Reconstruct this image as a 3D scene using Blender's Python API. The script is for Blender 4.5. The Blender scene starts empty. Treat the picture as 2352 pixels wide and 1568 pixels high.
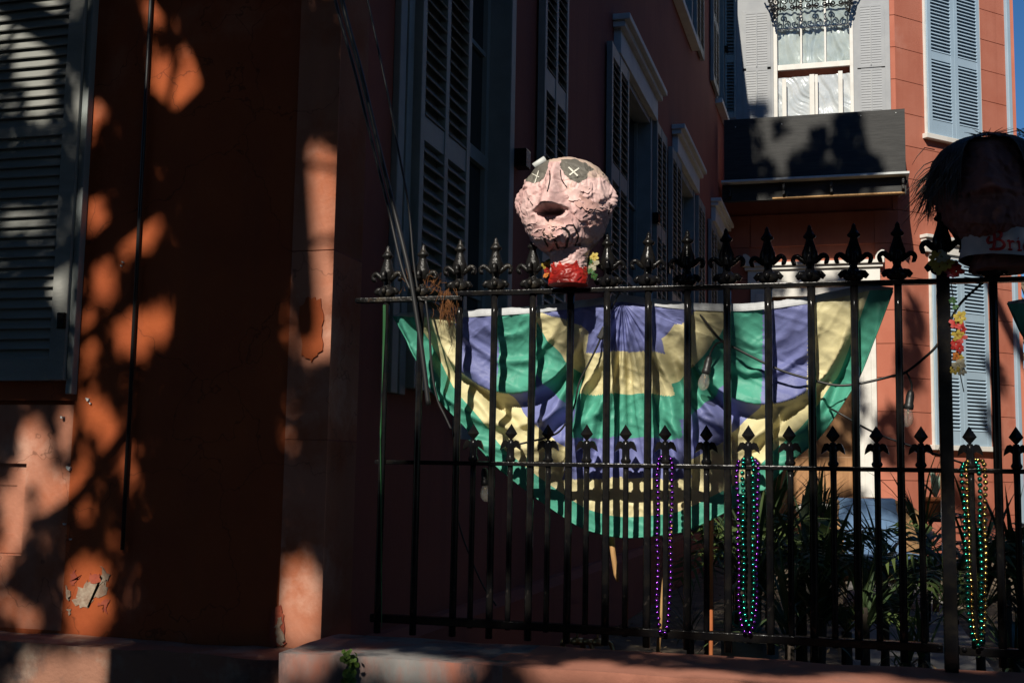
import bpy, bmesh, math, random
import numpy as np
from mathutils import Vector, Matrix, noise
from mathutils.bvhtree import BVHTree

# ------------------------------------------------------------------ camera, sky, sun, exposure
S = bpy.context.scene
COL = S.collection
R = math.radians
random.seed(7); rng = np.random.default_rng(11)
FOC = 2900 * 0.9408; PCX, PCY = 1176.0, 784.0          # calibrated on a 2352 x 1568 picture
_y = np.array([827, 333.5, 2900.]); _y /= np.linalg.norm(_y)
_z = np.array([450, -26290, 2900.]); _z -= _y * (_z @ _y); _z /= np.linalg.norm(_z)
_x = np.cross(_y, _z)
EYE = np.array([0, 0, 1.6])
cam = bpy.data.cameras.new('camera'); cam_o = bpy.data.objects.new('camera', cam); COL.objects.link(cam_o)
cam.sensor_width = 36; cam.lens = 2900 / 2500 * 36; cam.clip_start = .05; cam.clip_end = 3000
cam_o.matrix_world = Matrix(((_x[0], -_x[1], -_x[2], 0), (_y[0], -_y[1], -_y[2], 0), (_z[0], -_z[1], -_z[2], 1.6), (0, 0, 0, 1)))
S.camera = cam_o
SUN_EL, SUN_AZ = R(38), R(5)
SV = np.array([-math.sin(SUN_AZ) * math.cos(SUN_EL), -math.cos(SUN_AZ) * math.cos(SUN_EL), math.sin(SUN_EL)])
w = bpy.data.worlds.new('World'); S.world = w; w.use_nodes = True
nt = w.node_tree; bg = nt.nodes['Background']
sk = nt.nodes.new('ShaderNodeTexSky'); sk.sky_type = 'NISHITA'; sk.sun_disc = False
sk.sun_elevation = SUN_EL; sk.sun_rotation = math.atan2(SV[0], SV[1]); sk.air_density = 1.0; sk.dust_density = .0; sk.ozone_density = 8.0
hs = nt.nodes.new('ShaderNodeHueSaturation'); hs.inputs['Saturation'].default_value = 1.12
nt.links.new(sk.outputs[0], hs.inputs['Color']); nt.links.new(hs.outputs[0], bg.inputs[0]); bg.inputs[1].default_value = .065
sl = bpy.data.lights.new('sun', 'SUN'); sl.energy = 5.0; sl.angle = R(.5); sl.color = (1, .93, .82)
so = bpy.data.objects.new('sun', sl); COL.objects.link(so); so.location = (-3, -20, 25)
so.rotation_euler = Vector(SV).to_track_quat('Z', 'Y').to_euler()
S.view_settings.view_transform = 'Standard'; S.view_settings.look = 'None'
S.view_settings.gamma = 1; S.view_settings.use_curve_mapping = False
S.view_settings.exposure = 0.3
S.render.engine = 'CYCLES'
S.cycles.max_bounces = 6; S.cycles.transparent_max_bounces = 12; S.cycles.use_denoising = True
S.cycles.sample_clamp_indirect = 4

def ray(x, y):
    d = np.array([(x - PCX) / FOC, (y - PCY) / FOC, 1.0]); return np.array([d @ _x, d @ _y, d @ _z])
def PY(x, y, Y):
    r = ray(x, y); return Vector(EYE + r * Y / r[1])
def proj(P):
    d = P - EYE; a = d[:, :1] * _x + d[:, 1:2] * _y + d[:, 2:3] * _z
    return PCX + FOC * a[:, 0] / a[:, 2], PCY + FOC * a[:, 1] / a[:, 2]

# ------------------------------------------------------------------ helpers
WL = {}                                                     # world location of every object
class MB:
    def __init__(s): s.v = []; s.f = []; s.m = []; s.sm = []
    def add(s, vs, fs, mi=0, sm=False):
        o = len(s.v); s.v += [tuple(v) for v in vs]
        for f in fs: s.f.append(tuple(i + o for i in f)); s.m.append(mi); s.sm.append(sm)
        return s
    def box(s, a, b, mi=0, bev=0):
        x0, y0, z0 = a; x1, y1, z1 = b
        if bev:
            bm = bmesh.new(); bmesh.ops.create_cube(bm, size=1)
            for v in bm.verts: v.co = Vector(((x0 + x1) / 2 + v.co.x * (x1 - x0), (y0 + y1) / 2 + v.co.y * (y1 - y0), (z0 + z1) / 2 + v.co.z * (z1 - z0)))
            bmesh.ops.bevel(bm, geom=bm.edges[:], offset=bev, segments=2, affect='EDGES', profile=.6)
            bm.verts.index_update(); s.add([v.co[:] for v in bm.verts], [[v.index for v in f.verts] for f in bm.faces], mi); bm.free(); return s
        vs = [(x, y, z) for z in (z0, z1) for y in (y0, y1) for x in (x0, x1)]
        return s.add(vs, [(0, 2, 3, 1), (4, 5, 7, 6), (0, 1, 5, 4), (1, 3, 7, 5), (3, 2, 6, 7), (2, 0, 4, 6)], mi)
    def tube(s, pts, r, n=6, mi=0, sm=True, cap=True):
        pts = [Vector(p) for p in pts]; N = len(pts); rs = r if hasattr(r, '__len__') else [r] * N
        vs = []; up = None
        for i, p in enumerate(pts):
            t = (pts[min(i + 1, N - 1)] - pts[max(i - 1, 0)]).normalized()
            if up is None: up = Vector((0, 0, 1)) if abs(t.z) < .9 else Vector((1, 0, 0))
            a = t.cross(up)
            if a.length < 1e-6: a = t.orthogonal()
            a.normalize(); b = a.cross(t).normalized(); up = b
            for k in range(n):
                th = 2 * math.pi * k / n; vs.append(p + (a * math.cos(th) + b * math.sin(th)) * rs[i])
        fs = [(i * n + k, i * n + (k + 1) % n, (i + 1) * n + (k + 1) % n, (i + 1) * n + k) for i in range(N - 1) for k in range(n)]
        if cap: fs += [tuple(range(n))[::-1], tuple(range((N - 1) * n, N * n))]
        return s.add(vs, fs, mi, sm)
    def lathe(s, prof, n=10, c=(0, 0, 0), mi=0, sm=True, sq=1.0):
        vs = []
        for r, z in prof:
            for k in range(n):
                th = 2 * math.pi * (k + .5) / n; vs.append((c[0] + r * math.cos(th), c[1] + r * sq * math.sin(th), c[2] + z))
        N = len(prof)
        fs = [(i * n + k, i * n + (k + 1) % n, (i + 1) * n + (k + 1) % n, (i + 1) * n + k) for i in range(N - 1) for k in range(n)]
        fs += [tuple(range(n))[::-1], tuple(range((N - 1) * n, N * n))]
        return s.add(vs, fs, mi, sm)
    def prism(s, pts, y0, y1, mi=0):                        # outline in x,z extruded along y
        n = len(pts); vs = [(x, y0, z) for x, z in pts] + [(x, y1, z) for x, z in pts]
        fs = [tuple(range(n)), tuple(range(2 * n - 1, n - 1, -1))] + [(i, i + n, (i + 1) % n + n, (i + 1) % n) for i in range(n)]
        return s.add(vs, fs, mi)
    def mesh(s, name, mats):
        me = bpy.data.meshes.new(name); me.from_pydata(s.v, [], s.f)
        for m in (mats if isinstance(mats, (list, tuple)) else [mats]): me.materials.append(m)
        me.polygons.foreach_set('material_index', s.m); me.polygons.foreach_set('use_smooth', s.sm); me.update()
        return me
    def build(s, name, mats, parent=None, loc=(0, 0, 0), rz=0.0, local=False):
        return put(name, s.mesh(name, mats), parent, loc, rz, local)
def put(name, me, parent=None, loc=(0, 0, 0), rz=0.0, local=False, rot=None, sc=None):
    o = bpy.data.objects.new(name, me); COL.objects.link(o); o.location = loc
    o.rotation_euler = rot if rot is not None else (0, 0, rz)
    if sc is not None: o.scale = sc
    if parent is not None:
        o.parent = parent
        if not local: o.matrix_parent_inverse = Matrix.Translation(-WL[parent.name])
    WL[o.name] = Vector(loc)
    return o
def tag(o, label, cat, group=None, kind=None):
    if label: o['label'] = label
    if cat: o['category'] = cat
    if group: o['group'] = group
    if kind: o['kind'] = kind
    return o
def thing(name, label, cat, loc=(0, 0, 0), group=None):
    o = bpy.data.objects.new(name, None); COL.objects.link(o); o.location = loc; o.empty_display_size = .1
    WL[o.name] = Vector(loc); return tag(o, label, cat, group)
def np_mesh(name, V, nper, mats, smooth=False):
    """V: (n*nper,3) vertices, every nper consecutive ones a face"""
    me = bpy.data.meshes.new(name); n = len(V) // nper
    me.vertices.add(len(V)); me.vertices.foreach_set('co', np.ascontiguousarray(V, np.float32).ravel())
    me.loops.add(len(V)); me.loops.foreach_set('vertex_index', np.arange(len(V), dtype=np.int32))
    me.polygons.add(n); me.polygons.foreach_set('loop_start', np.arange(0, len(V), nper, dtype=np.int32))
    me.polygons.foreach_set('loop_total', np.full(n, nper, np.int32))
    for m in (mats if isinstance(mats, (list, tuple)) else [mats]): me.materials.append(m)
    me.update(calc_edges=True); return me
def smooth_path(pts, n=6):
    pts = [Vector(p) for p in pts]; out = []
    for i in range(len(pts) - 1):
        p0 = pts[max(i - 1, 0)]; p1 = pts[i]; p2 = pts[i + 1]; p3 = pts[min(i + 2, len(pts) - 1)]
        for k in range(n):
            t = k / n
            out.append(.5 * ((2 * p1) + (p2 - p0) * t + (2 * p0 - 5 * p1 + 4 * p2 - p3) * t * t + (3 * p1 - p0 - 3 * p2 + p3) * t ** 3))
    out.append(pts[-1]); return out

# ------------------------------------------------------------------ materials
def mat(name, col, rough=.8, col2=None, scale=4.0, lo=.4, hi=.65, bump=0.0, bscale=60.0, metal=0.0, spec=.3, det=6.0, col3=None, s3=1.2, lo3=.55, hi3=.62, stretch=None, transl=0.0, crack=0.0, streak=None):
    m = bpy.data.materials.new(name); m.use_nodes = True; t = m.node_tree; N = t.nodes; L = t.links
    b = N['Principled BSDF']; b.inputs['Roughness'].default_value = rough; b.inputs['Metallic'].default_value = metal
    b.inputs['Specular IOR Level'].default_value = spec
    b.inputs['Base Color'].default_value = (*col, 1)
    tc = N.new('ShaderNodeTexCoord'); src = tc.outputs['Object']
    if stretch:
        mp = N.new('ShaderNodeMapping'); mp.inputs['Scale'].default_value = stretch; L.new(src, mp.inputs[0]); src = mp.outputs[0]
    def mask(sc, l, h, d=6.0, off=0):
        n = N.new('ShaderNodeTexNoise'); n.inputs['Scale'].default_value = sc; n.inputs['Detail'].default_value = d; n.inputs['Roughness'].default_value = .62
        if off:
            mp = N.new('ShaderNodeMapping'); mp.inputs['Location'].default_value = (off, off * 2, off * 3); L.new(src, mp.inputs[0]); L.new(mp.outputs[0], n.inputs[0])
        else: L.new(src, n.inputs[0])
        r = N.new('ShaderNodeMapRange'); r.inputs[1].default_value = l; r.inputs[2].default_value = h; L.new(n.outputs[0], r.inputs[0]); return r.outputs[0]
    c = None
    def mix(fac, a, bcol):
        x = N.new('ShaderNodeMix'); x.data_type = 'RGBA'; L.new(fac, x.inputs[0])
        if isinstance(a, tuple): x.inputs[6].default_value = (*a, 1)
        else: L.new(a, x.inputs[6])
        x.inputs[7].default_value = (*bcol, 1); return x.outputs[2]
    if col2: c = mix(mask(scale, lo, hi, det), col, col2)
    if col3: c = mix(mask(s3, lo3, hi3, 10.0, 7.3), c if c is not None else col, col3)
    if streak:                                            # rain streaks running down
        mp = N.new('ShaderNodeMapping'); mp.inputs['Scale'].default_value = (9, 9, .5); L.new(tc.outputs['Object'], mp.inputs[0])
        n = N.new('ShaderNodeTexNoise'); n.inputs['Scale'].default_value = 1.0; n.inputs['Detail'].default_value = 8; L.new(mp.outputs[0], n.inputs[0])
        r = N.new('ShaderNodeMapRange'); r.inputs[1].default_value = .52; r.inputs[2].default_value = .80; r.inputs[4].default_value = .55; L.new(n.outputs[0], r.inputs[0])
        c = mix(r.outputs[0], c if c is not None else col, streak)
    if crack:                                             # hairline cracks
        n = N.new('ShaderNodeTexNoise'); n.inputs['Scale'].default_value = 5; n.inputs['Detail'].default_value = 4; L.new(src, n.inputs[0])
        va = N.new('ShaderNodeVectorMath'); va.operation = 'MULTIPLY_ADD'; va.inputs[1].default_value = (.35, .35, .35); L.new(n.outputs['Color'], va.inputs[0]); L.new(src, va.inputs[2])
        vo = N.new('ShaderNodeTexVoronoi'); vo.feature = 'DISTANCE_TO_EDGE'; vo.inputs['Scale'].default_value = 1.7; L.new(va.outputs[0], vo.inputs['Vector'])
        r = N.new('ShaderNodeMapRange'); r.inputs[1].default_value = .0; r.inputs[2].default_value = .006; r.inputs[3].default_value = crack; r.inputs[4].default_value = 0; L.new(vo.outputs['Distance'], r.inputs[0])
        c = mix(r.outputs[0], c if c is not None else col, tuple(v * .35 for v in col))
    if c is not None: L.new(c, b.inputs['Base Color'])
    if bump:
        n = N.new('ShaderNodeTexNoise'); n.inputs['Scale'].default_value = bscale; n.inputs['Detail'].default_value = 5; L.new(src, n.inputs[0])
        u = N.new('ShaderNodeBump'); u.inputs['Strength'].default_value = bump; u.inputs['Distance'].default_value = .004; L.new(n.outputs[0], u.inputs['Height']); L.new(u.outputs[0], b.inputs['Normal'])
    if transl:
        tr = N.new('ShaderNodeBsdfTranslucent'); ms = N.new('ShaderNodeMixShader'); ms.inputs[0].default_value = transl
        if c is not None: L.new(c, tr.inputs[0])
        else: tr.inputs[0].default_value = (*col, 1)
        L.new(b.outputs[0], ms.inputs[1]); L.new(tr.outputs[0], ms.inputs[2]); L.new(ms.outputs[0], N['Material Output'].inputs[0])
    return m
M = dict(
    front=mat('orange_stucco', (.33, .072, .017), .85, (.25, .050, .013), 3.2, .35, .68, .55, 38, col3=(.37, .12, .06), s3=1.6, lo3=.57, hi3=.68, crack=.8, streak=(.20, .05, .02)),
    pink=mat('faded_pink_stucco', (.40, .165, .10), .85, (.33, .095, .04), 2.8, .45, .62, .55, 45, col3=(.50, .28, .20), s3=2.5, lo3=.56, hi3=.68, crack=.7, streak=(.27, .12, .08)),
    terra=mat('terracotta_stucco', (.37, .115, .070), .85, (.43, .155, .10), 1.3, .38, .68, .35, 40, col3=(.48, .21, .15), s3=.9, lo3=.58, hi3=.75, streak=(.30, .095, .06)),
    side=mat('shaded_side_stucco', (.28, .085, .06), .9, (.21, .062, .046), 1.0, .3, .7, .4, 30, streak=(.17, .055, .045)),  # terracotta stucco again, coloured darker for the wall in shade
    plaster=mat('bare_plaster', (.30, .235, .175), .95, (.20, .13, .09), 30, .4, .6, .9, 90),
    brick=mat('exposed_brick', (.30, .07, .035), .9, (.24, .05, .03), 20, .4, .6, .6, 90),
    ledge=mat('ledge_masonry', (.27, .13, .085), .95, (.33, .24, .18), 5, .50, .64, .8, 60, col3=(.06, .05, .05), s3=3, lo3=.5, hi3=.66),
    kerb=mat('kerb_stucco', (.36, .15, .10), .9, (.30, .12, .08), 3, .4, .65, .5, 60, col3=(.13, .10, .09), s3=1.6, lo3=.55, hi3=.7),
    grime=mat('grimy_paint', (.205, .195, .185), .9, (.33, .13, .09), 3.2, .44, .58, .6, 50, col3=(.05, .05, .055), s3=4, lo3=.5, hi3=.62, stretch=(1, 1, .45)),
    shut_old=mat('weathered_grey_shutter', (.25, .25, .228), .75, (.185, .19, .175), 9, .4, .65, .3, 120, stretch=(.3, 1, 1), col3=(.36, .33, .27), s3=3, lo3=.6, hi3=.7),
    shut_side=mat('slate_blue_paint', (.245, .27, .262), .5, (.185, .205, .20), 5, .4, .7, .15, 80),
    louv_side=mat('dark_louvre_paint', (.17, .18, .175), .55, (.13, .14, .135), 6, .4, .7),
    shut_blue=mat('pale_blue_paint', (.31, .41, .49), .6, (.27, .365, .44), 3, .35, .7, .1, 80),
    grey=mat('light_grey_paint', (.31, .32, .325), .65, (.26, .27, .28), 4, .4, .7, .2, 60, col3=(.22, .24, .26), s3=2.2, lo3=.6, hi3=.75),
    white=mat('white_paint', (.64, .62, .57), .6, (.55, .53, .48), 5, .45, .7, .15, 60),
    hoodp=mat('pale_grey_trim', (.52, .54, .52), .6, (.43, .45, .44), 5, .45, .7, .2, 60),
    iron=mat('black_iron_paint', (.006, .006, .007), .2, (.010, .009, .008), 25, .45, .6, .3, 90, spec=.12, col3=(.03, .027, .024), s3=9, lo3=.68, hi3=.74),
    ironbar=mat('black_bar_paint', (.006, .006, .007), .12, (.011, .010, .009), 25, .45, .6, .12, 60, spec=.12, col3=(.035, .03, .026), s3=14, lo3=.66, hi3=.70),
    iron2=mat('worn_iron', (.010, .0095, .009), .3, (.06, .05, .036), 14, .54, .66, .7, 110, spec=.25, col3=(.20, .10, .045), s3=9, lo3=.66, hi3=.72),
    ply=mat('black_plywood', (.018, .018, .017), .6, (.032, .032, .030), 5, .4, .65, .5, 30, stretch=(.6, 1, 7)),
    wood=mat('raw_wood', (.46, .28, .12), .7, (.34, .19, .075), 6, .4, .6, .3, 40, stretch=(6, 6, .5)),
    door=mat('door_wood', (.36, .19, .085), .5, (.28, .14, .06), 4, .4, .65, .2, 40, stretch=(6, 6, .4)),
    dark=mat('dark_interior', (.015, .015, .015), .9),
    wire=mat('black_rubber', (.012, .012, .012), .45, spec=.5),
    soil=mat('soil', (.10, .075, .05), 1, (.17, .135, .09), 6, .4, .65, .8, 30, col3=(.05, .065, .02), s3=2, lo3=.6, hi3=.7),
    asphalt=mat('asphalt', (.05, .05, .05), .9, (.06, .06, .058), 8, .4, .6, .4, 100),
    conc=mat('pavement', (.20, .19, .17), .9, (.16, .15, .14), 3, .4, .65, .4, 60),
    bark=mat('bark', (.055, .042, .032), .95, (.035, .028, .02), 8, .4, .6, .8, 30, stretch=(1, 1, .3)),
    leaf=mat('oak_leaf', (.030, .050, .014), .7, (.022, .036, .010), 3, .4, .6),
    palm=mat('palm_leaf', (.07, .11, .03), .45, (.10, .13, .035), 3, .45, .65, spec=.4, transl=.15),
    palm2=mat('dark_leaf', (.040, .068, .026), .42, (.06, .085, .03), 4, .45, .65, spec=.45, transl=.1),
    dry=mat('dry_frond', (.30, .22, .12), .9, (.20, .14, .075), 8, .4, .6, transl=.15),
    boots=mat('palm_boots', (.30, .25, .18), .95, (.18, .145, .10), 9, .4, .6, .8, 40),
    weed=mat('weed_leaf', (.07, .14, .02), .6, (.10, .16, .03), 9, .4, .6, transl=.2),
    blue=mat('blue_cushion', (.13, .22, .36), .9, (.11, .19, .31), 5, .4, .6, .4, 200),
    wick=mat('wicker', (.32, .19, .085), .8, (.24, .13, .055), 20, .4, .6, .6, 150),
    terrac=mat('terracotta_pot', (.50, .17, .06), .8, (.42, .13, .045), 5, .4, .6, .2, 60),
    redpot=mat('dark_red_glaze', (.13, .016, .013), .4),
    teal=mat('teal_plastic', (.06, .25, .24), .5),
    brass=mat('brass', (.42, .30, .14), .38, (.30, .24, .15), 30, .4, .6, metal=1.0),
    rust=mat('rusty_root', (.16, .065, .022), .95),
    ribbon=mat('green_ribbon', (.035, .14, .05), .5, transl=.4),
    bulb_metal=mat('bulb_cap', (.5, .4, .25), .3, metal=1.0),
)
def flat_glass(name, tint, rough, trans):
    m = bpy.data.materials.new(name); m.use_nodes = True; t = m.node_tree; N = t.nodes; L = t.links
    for n in list(N):
        if n.type == 'BSDF_PRINCIPLED': N.remove(n)
    g = N.new('ShaderNodeBsdfGlossy'); g.inputs['Roughness'].default_value = rough
    tr = N.new('ShaderNodeBsdfTransparent'); tr.inputs[0].default_value = (*tint, 1)
    lw = N.new('ShaderNodeLayerWeight'); lw.inputs[0].default_value = .5
    pw = N.new('ShaderNodeMath'); pw.operation = 'POWER'; pw.inputs[1].default_value = 4.0; L.new(lw.outputs['Facing'], pw.inputs[0])
    fr = N.new('ShaderNodeMath'); fr.operation = 'MULTIPLY_ADD'; fr.inputs[1].default_value = .85; fr.inputs[2].default_value = trans; L.new(pw.outputs[0], fr.inputs[0])
    mx = N.new('ShaderNodeMixShader'); L.new(fr.outputs[0], mx.inputs[0]); L.new(tr.outputs[0], mx.inputs[1]); L.new(g.outputs[0], mx.inputs[2])
    L.new(mx.outputs[0], N['Material Output'].inputs[0]); return m
M['glass'] = flat_glass('window_glass', (.95, .97, .96), .02, .04)
M['bulbglass'] = flat_glass('bulb_glass', (.98, .95, .90), .03, .12)
_t = M['bulbglass'].node_tree; _d = _t.nodes.new('ShaderNodeBsdfDiffuse'); _d.inputs[0].default_value = (.8, .78, .72, 1)
_m = _t.nodes.new('ShaderNodeMixShader'); _m.inputs[0].default_value = .11; _o = _t.nodes['Material Output']; _p = _o.inputs[0].links[0].from_socket
_t.links.new(_p, _m.inputs[1]); _t.links.new(_d.outputs[0], _m.inputs[2]); _t.links.new(_m.outputs[0], _o.inputs[0])
M['film'] = mat('plastic_film', (.66, .69, .69), .16, (.46, .51, .53), 3, .35, .65, spec=1.0, transl=.2)
# ------------------------------------------------------------------ setting
def rough_box(a, b, n, amp, sc=6.0, seed=0, rnd=.012):
    bm = bmesh.new(); bmesh.ops.create_cube(bm, size=1)
    nx, ny, nz = n
    for v in bm.verts: v.co = Vector([a[i] + (v.co[i] + .5) * (b[i] - a[i]) for i in range(3)])
    for ax, k in ((0, nx), (1, ny), (2, nz)):
        for j in range(1, k):
            c = a[ax] + (b[ax] - a[ax]) * j / k
            pc = [0, 0, 0]; pc[ax] = c; no = [0, 0, 0]; no[ax] = 1
            bmesh.ops.bisect_plane(bm, geom=bm.verts[:] + bm.edges[:] + bm.faces[:], plane_co=pc, plane_no=no)
    bm.normal_update()
    for v in bm.verts:
        d = noise.noise_vector(v.co * sc + Vector((seed, 0, 0))) * amp + noise.noise_vector(v.co * sc * 4 + Vector((seed, 5, 0))) * amp * .4
        v.co += d
    bm.verts.index_update()
    return bm
def bm_put(bm, name, mats, parent=None, smooth=True):
    me = bpy.data.meshes.new(name); bm.to_mesh(me); bm.free()
    for m in (mats if isinstance(mats, (list, tuple)) else [mats]): me.materials.append(m)
    if smooth:
        me.polygons.foreach_set('use_smooth', [True] * len(me.polygons)); me.set_sharp_from_angle(angle=R(40))
    return put(name, me, parent)

tag(MB().box((-400, -400, -.4), (400, 400, 0)).build('street', M['asphalt']), None, None, kind='structure')
tag(MB().box((-40, -1.2, .004), (40, 3.4, .13)).build('pavement', M['conc']), None, None, kind='structure')
g = MB(); nx, ny = 60, 90
gv = []; 
for j in range(ny + 1):
    for i in range(nx + 1):
        x = -1.73 + 12 * i / nx; y = 3.83 + 34 * (j / ny) ** 1.4
        gv.append((x, y, .5 + .035 * noise.noise(Vector((x * 2, y * 2, 0))) + .02 * noise.noise(Vector((x * 9, y * 9, 3)))))
g.add(gv, [(j * (nx + 1) + i, j * (nx + 1) + i + 1, (j + 1) * (nx + 1) + i + 1, (j + 1) * (nx + 1) + i) for j in range(ny) for i in range(nx)], 0, True)
tag(g.build('garden_ground', M['soil']), None, None, kind='structure')
pth = tag(MB().box((-.05, 4.4, .40), (.75, 15.6, .555)).build('garden_path', M['conc']), None, None, kind='structure')

# ------------------------------------------------------------------ wall builders (local x along the wall, -y outward)
def wall_holes(x0, x1, z0, z1, holes, thick=.25, y=0.0):
    """holes: (x0,x1,z0,z1,depth,back)"""
    xs = sorted({x0, x1, *[h[0] for h in holes], *[h[1] for h in holes]}); zs = sorted({z0, z1, *[h[2] for h in holes], *[h[3] for h in holes]})
    xs = [x for x in xs if x0 <= x <= x1]; zs = [z for z in zs if z0 <= z <= z1]
    b = MB()
    for i in range(len(xs) - 1):
        for j in range(len(zs) - 1):
            cx, cz = (xs[i] + xs[i + 1]) / 2, (zs[j] + zs[j + 1]) / 2
            if any(h[0] < cx < h[1] and h[2] < cz < h[3] for h in holes): continue
            b.add([(xs[i], y, zs[j]), (xs[i + 1], y, zs[j]), (xs[i + 1], y, zs[j + 1]), (xs[i], y, zs[j + 1])], [(0, 1, 2, 3)])
    for hx0, hx1, hz0, hz1, d, back in holes:
        a = [(hx0, y, hz0), (hx1, y, hz0), (hx1, y, hz1), (hx0, y, hz1)]; c = [(p[0], y + d, p[2]) for p in a]
        b.add(a + c, [(0, 4, 5, 1), (1, 5, 6, 2), (2, 6, 7, 3), (3, 7, 4, 0)] + ([(4, 5, 6, 7)[::1]] if back else []))
    b.add([(x0, y, z0), (x1, y, z0), (x1, y, z1), (x0, y, z1), (x0, y + thick, z0), (x1, y + thick, z0), (x1, y + thick, z1), (x0, y + thick, z1)],
          [(0, 4, 5, 1), (1, 5, 6, 2), (2, 6, 7, 3), (3, 7, 4, 0), (5, 4, 7, 6)])
    return b
SLAT = {}
def slat_mesh(L, wd, m, tilt=R(50)):
    k = (round(L, 3), wd, m.name, round(tilt, 2))
    if k not in SLAT:
        b = MB(); c, s_ = math.cos(tilt), math.sin(tilt); t = .0035
        P = [(-wd / 2, -t), (wd / 2, -t), (wd / 2 + .002, 0), (wd / 2, t), (-wd / 2, t), (-wd / 2 - .002, 0)]
        q = [(p[0] * c - p[1] * s_, -(-p[0] * s_ - p[1] * c)) for p in P]
        vs = [(0, a, b_) for a, b_ in q] + [(L, a, b_) for a, b_ in q]; n = 6
        b.add(vs, [(i, (i + 1) % n, (i + 1) % n + n, i + n) for i in range(n)] + [tuple(range(n))[::-1], tuple(range(n, 2 * n))])
        SLAT[k] = b.mesh('slat', m)
    return SLAT[k]
def shutter(house, loc, rz, width, z0, z1, panels, fm, sm=None, cols=1, stile=.06, pitch=.05, dep=.045, wd=.05, rod=False, hinge=True, tilt=R(50), backing=True):
    """panels: (za,zb) louvred openings; the rest is frame"""
    sm = sm or fm; b = MB(); cw = (width - stile * (cols + 1)) / cols
    for c in range(cols + 1): x = c * (cw + stile); b.box((x, -dep, z0), (x + stile, 0, z1), bev=.004)
    ed = [z0] + [v for p in sorted(panels) for v in p] + [z1]
    for c in range(cols):
        x = stile + c * (cw + stile)
        for k in range(0, len(ed), 2):
            if ed[k + 1] - ed[k] > .004: b.box((x - .001, -dep + .004, ed[k]), (x + cw + .001, -.004, ed[k + 1]))
            if rod and k: b.box((x + cw / 2 - .008, -dep - .012, ed[k - 1] + .03), (x + cw / 2 + .008, -dep, ed[k] - .03))
    if backing: b.box((stile * .5, -.006, z0 + .01), (width - stile * .5, -.002, z1 - .01))
    o = b.build('shutter', fm, house, loc, rz)
    me = slat_mesh(cw, wd, sm, tilt)
    for c in range(cols):
        x = stile + c * (cw + stile)
        for za, zb in panels:
            n = max(1, int((zb - za) / pitch))
            for i in range(n):
                put('slat', me, o, (x, -dep * .5 - .004, za + (i + .5) * (zb - za) / n), local=True, rot=(random.uniform(-.03, .03), 0, 0))
    return o

# ------------------------------------------------------------------ the townhouse on the left
XS = -1.742; YW = 3.8
town = thing('townhouse', 'orange stucco townhouse at the left with its long shaded side wall and tall shutters', 'house', (-4, 6, 0))
f0 = wall_holes(-9, -1.905, 0, 9, [(-3.9, -2.772, 1.0, 1.838, .03, True)], .3)
f0.build('front_wall', M['front'], town, (0, YW, 0))
low = wall_holes(-3.9, -2.775, 1.0, 1.822, [(-3.7, -2.966, 1.262, 1.602, .03, False)], .018, 0)
lp = low.build('lower_panel', M['pink'], town, (0, YW + .004, 0))
wall_holes(-3.69, -2.97, 1.27, 1.572, [(-3.66, -3.012, 1.34, 1.52, .01, True)], .008).build('vent_recess', M['pink'], lp, (0, YW + .018, 0))
MB().box((-3.69, 0, 1.573), (-2.97, .005, 1.6)).build('vent_slot', M['dark'], lp, (0, YW + .026, 0))
# corner pilaster, two plaster blocks with a joint
for za, zb in ((0, 1.700), (1.702, 2.367), (2.370, 9)):
    MB().box((-1.904, -.004, za), (XS, .25, zb), bev=.0015).build('pilaster_block', M['pink'], town, (0, YW, 0))
# side wall
def yz(*a): return a
side_holes = [(5.14, 6.02, 1.75, 5.0, .16, False), (9.27, 10.66, 1.75, 4.9, .16, False), (12.42, 13.80, 1.75, 4.93, .16, False), (15.95, 17.2, 1.75, 4.95, .16, False),
              (12.12, 13.60, 6.70, 8.85, .16, False), (16.25, 17.3, 6.85, 8.9, .16, False), (9.0, 10.4, 6.6, 8.8, .16, False), (5.2, 6.4, 6.6, 8.8, .16, False)]
sw = wall_holes(YW + .002, 17.62, 0, 9, side_holes, .3).build('side_wall', M['side'], town, (XS, 0, 0), R(90))
MB().box((-9, 4.0, 9.0), (XS + .12, 17.6, 9.2)).build('roof', M['dark'], town)
MB().box((-9.2, 4.0, 0), (-9.0, 17.6, 9)).build('far_wall', M['side'], town)
MB().box((-9, 17.5, 0), (XS - .02, 17.7, 9)).build('rear_wall', M['side'], town)
MB().box((-2.9, 4.3, 0), (-2.8, 17.4, 9)).build('inner_wall', M['dark'], town)
# water table along the side wall, plinth along the front
b = MB(); b.prism([(0, .5), (.09, .5), (.09, .95), (.05, .99), (0, .99)], YW + .06, 17.4)
b.build('water_table', M['side'], town, (XS, 0, 0))
bm_put(rough_box((-9, 3.60, 0), (-1.69, 3.795, .985), (120, 4, 12), .012, 5, 2), 'plinth', M['ledge'], town)
MB().tube([(-2.527, -.012, 1.3), (-2.527, -.012, 4.2)], .0075, 8).build('conduit', M['wire'], town, (0, YW, 0))
# old closed shutter on the front
sh = shutter(town, (-3.72, YW - .004, 0), 0, .93, 1.91, 3.95, [(1.99, 2.845), (2.885, 3.87)], M['shut_old'], cols=1, stile=.068, pitch=.0385, wd=.046, dep=.045, tilt=R(62))
MB().box((.898, -.062, 2.10), (.932, -.046, 2.16), bev=.004).build('hinge', M['iron'], sh, local=True)
MB().box((-2.788, -.035, 1.86), (-2.762, .001, 3.97), bev=.004).build('shutter_casing', M['shut_side'], town, (0, YW, 0))
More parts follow.
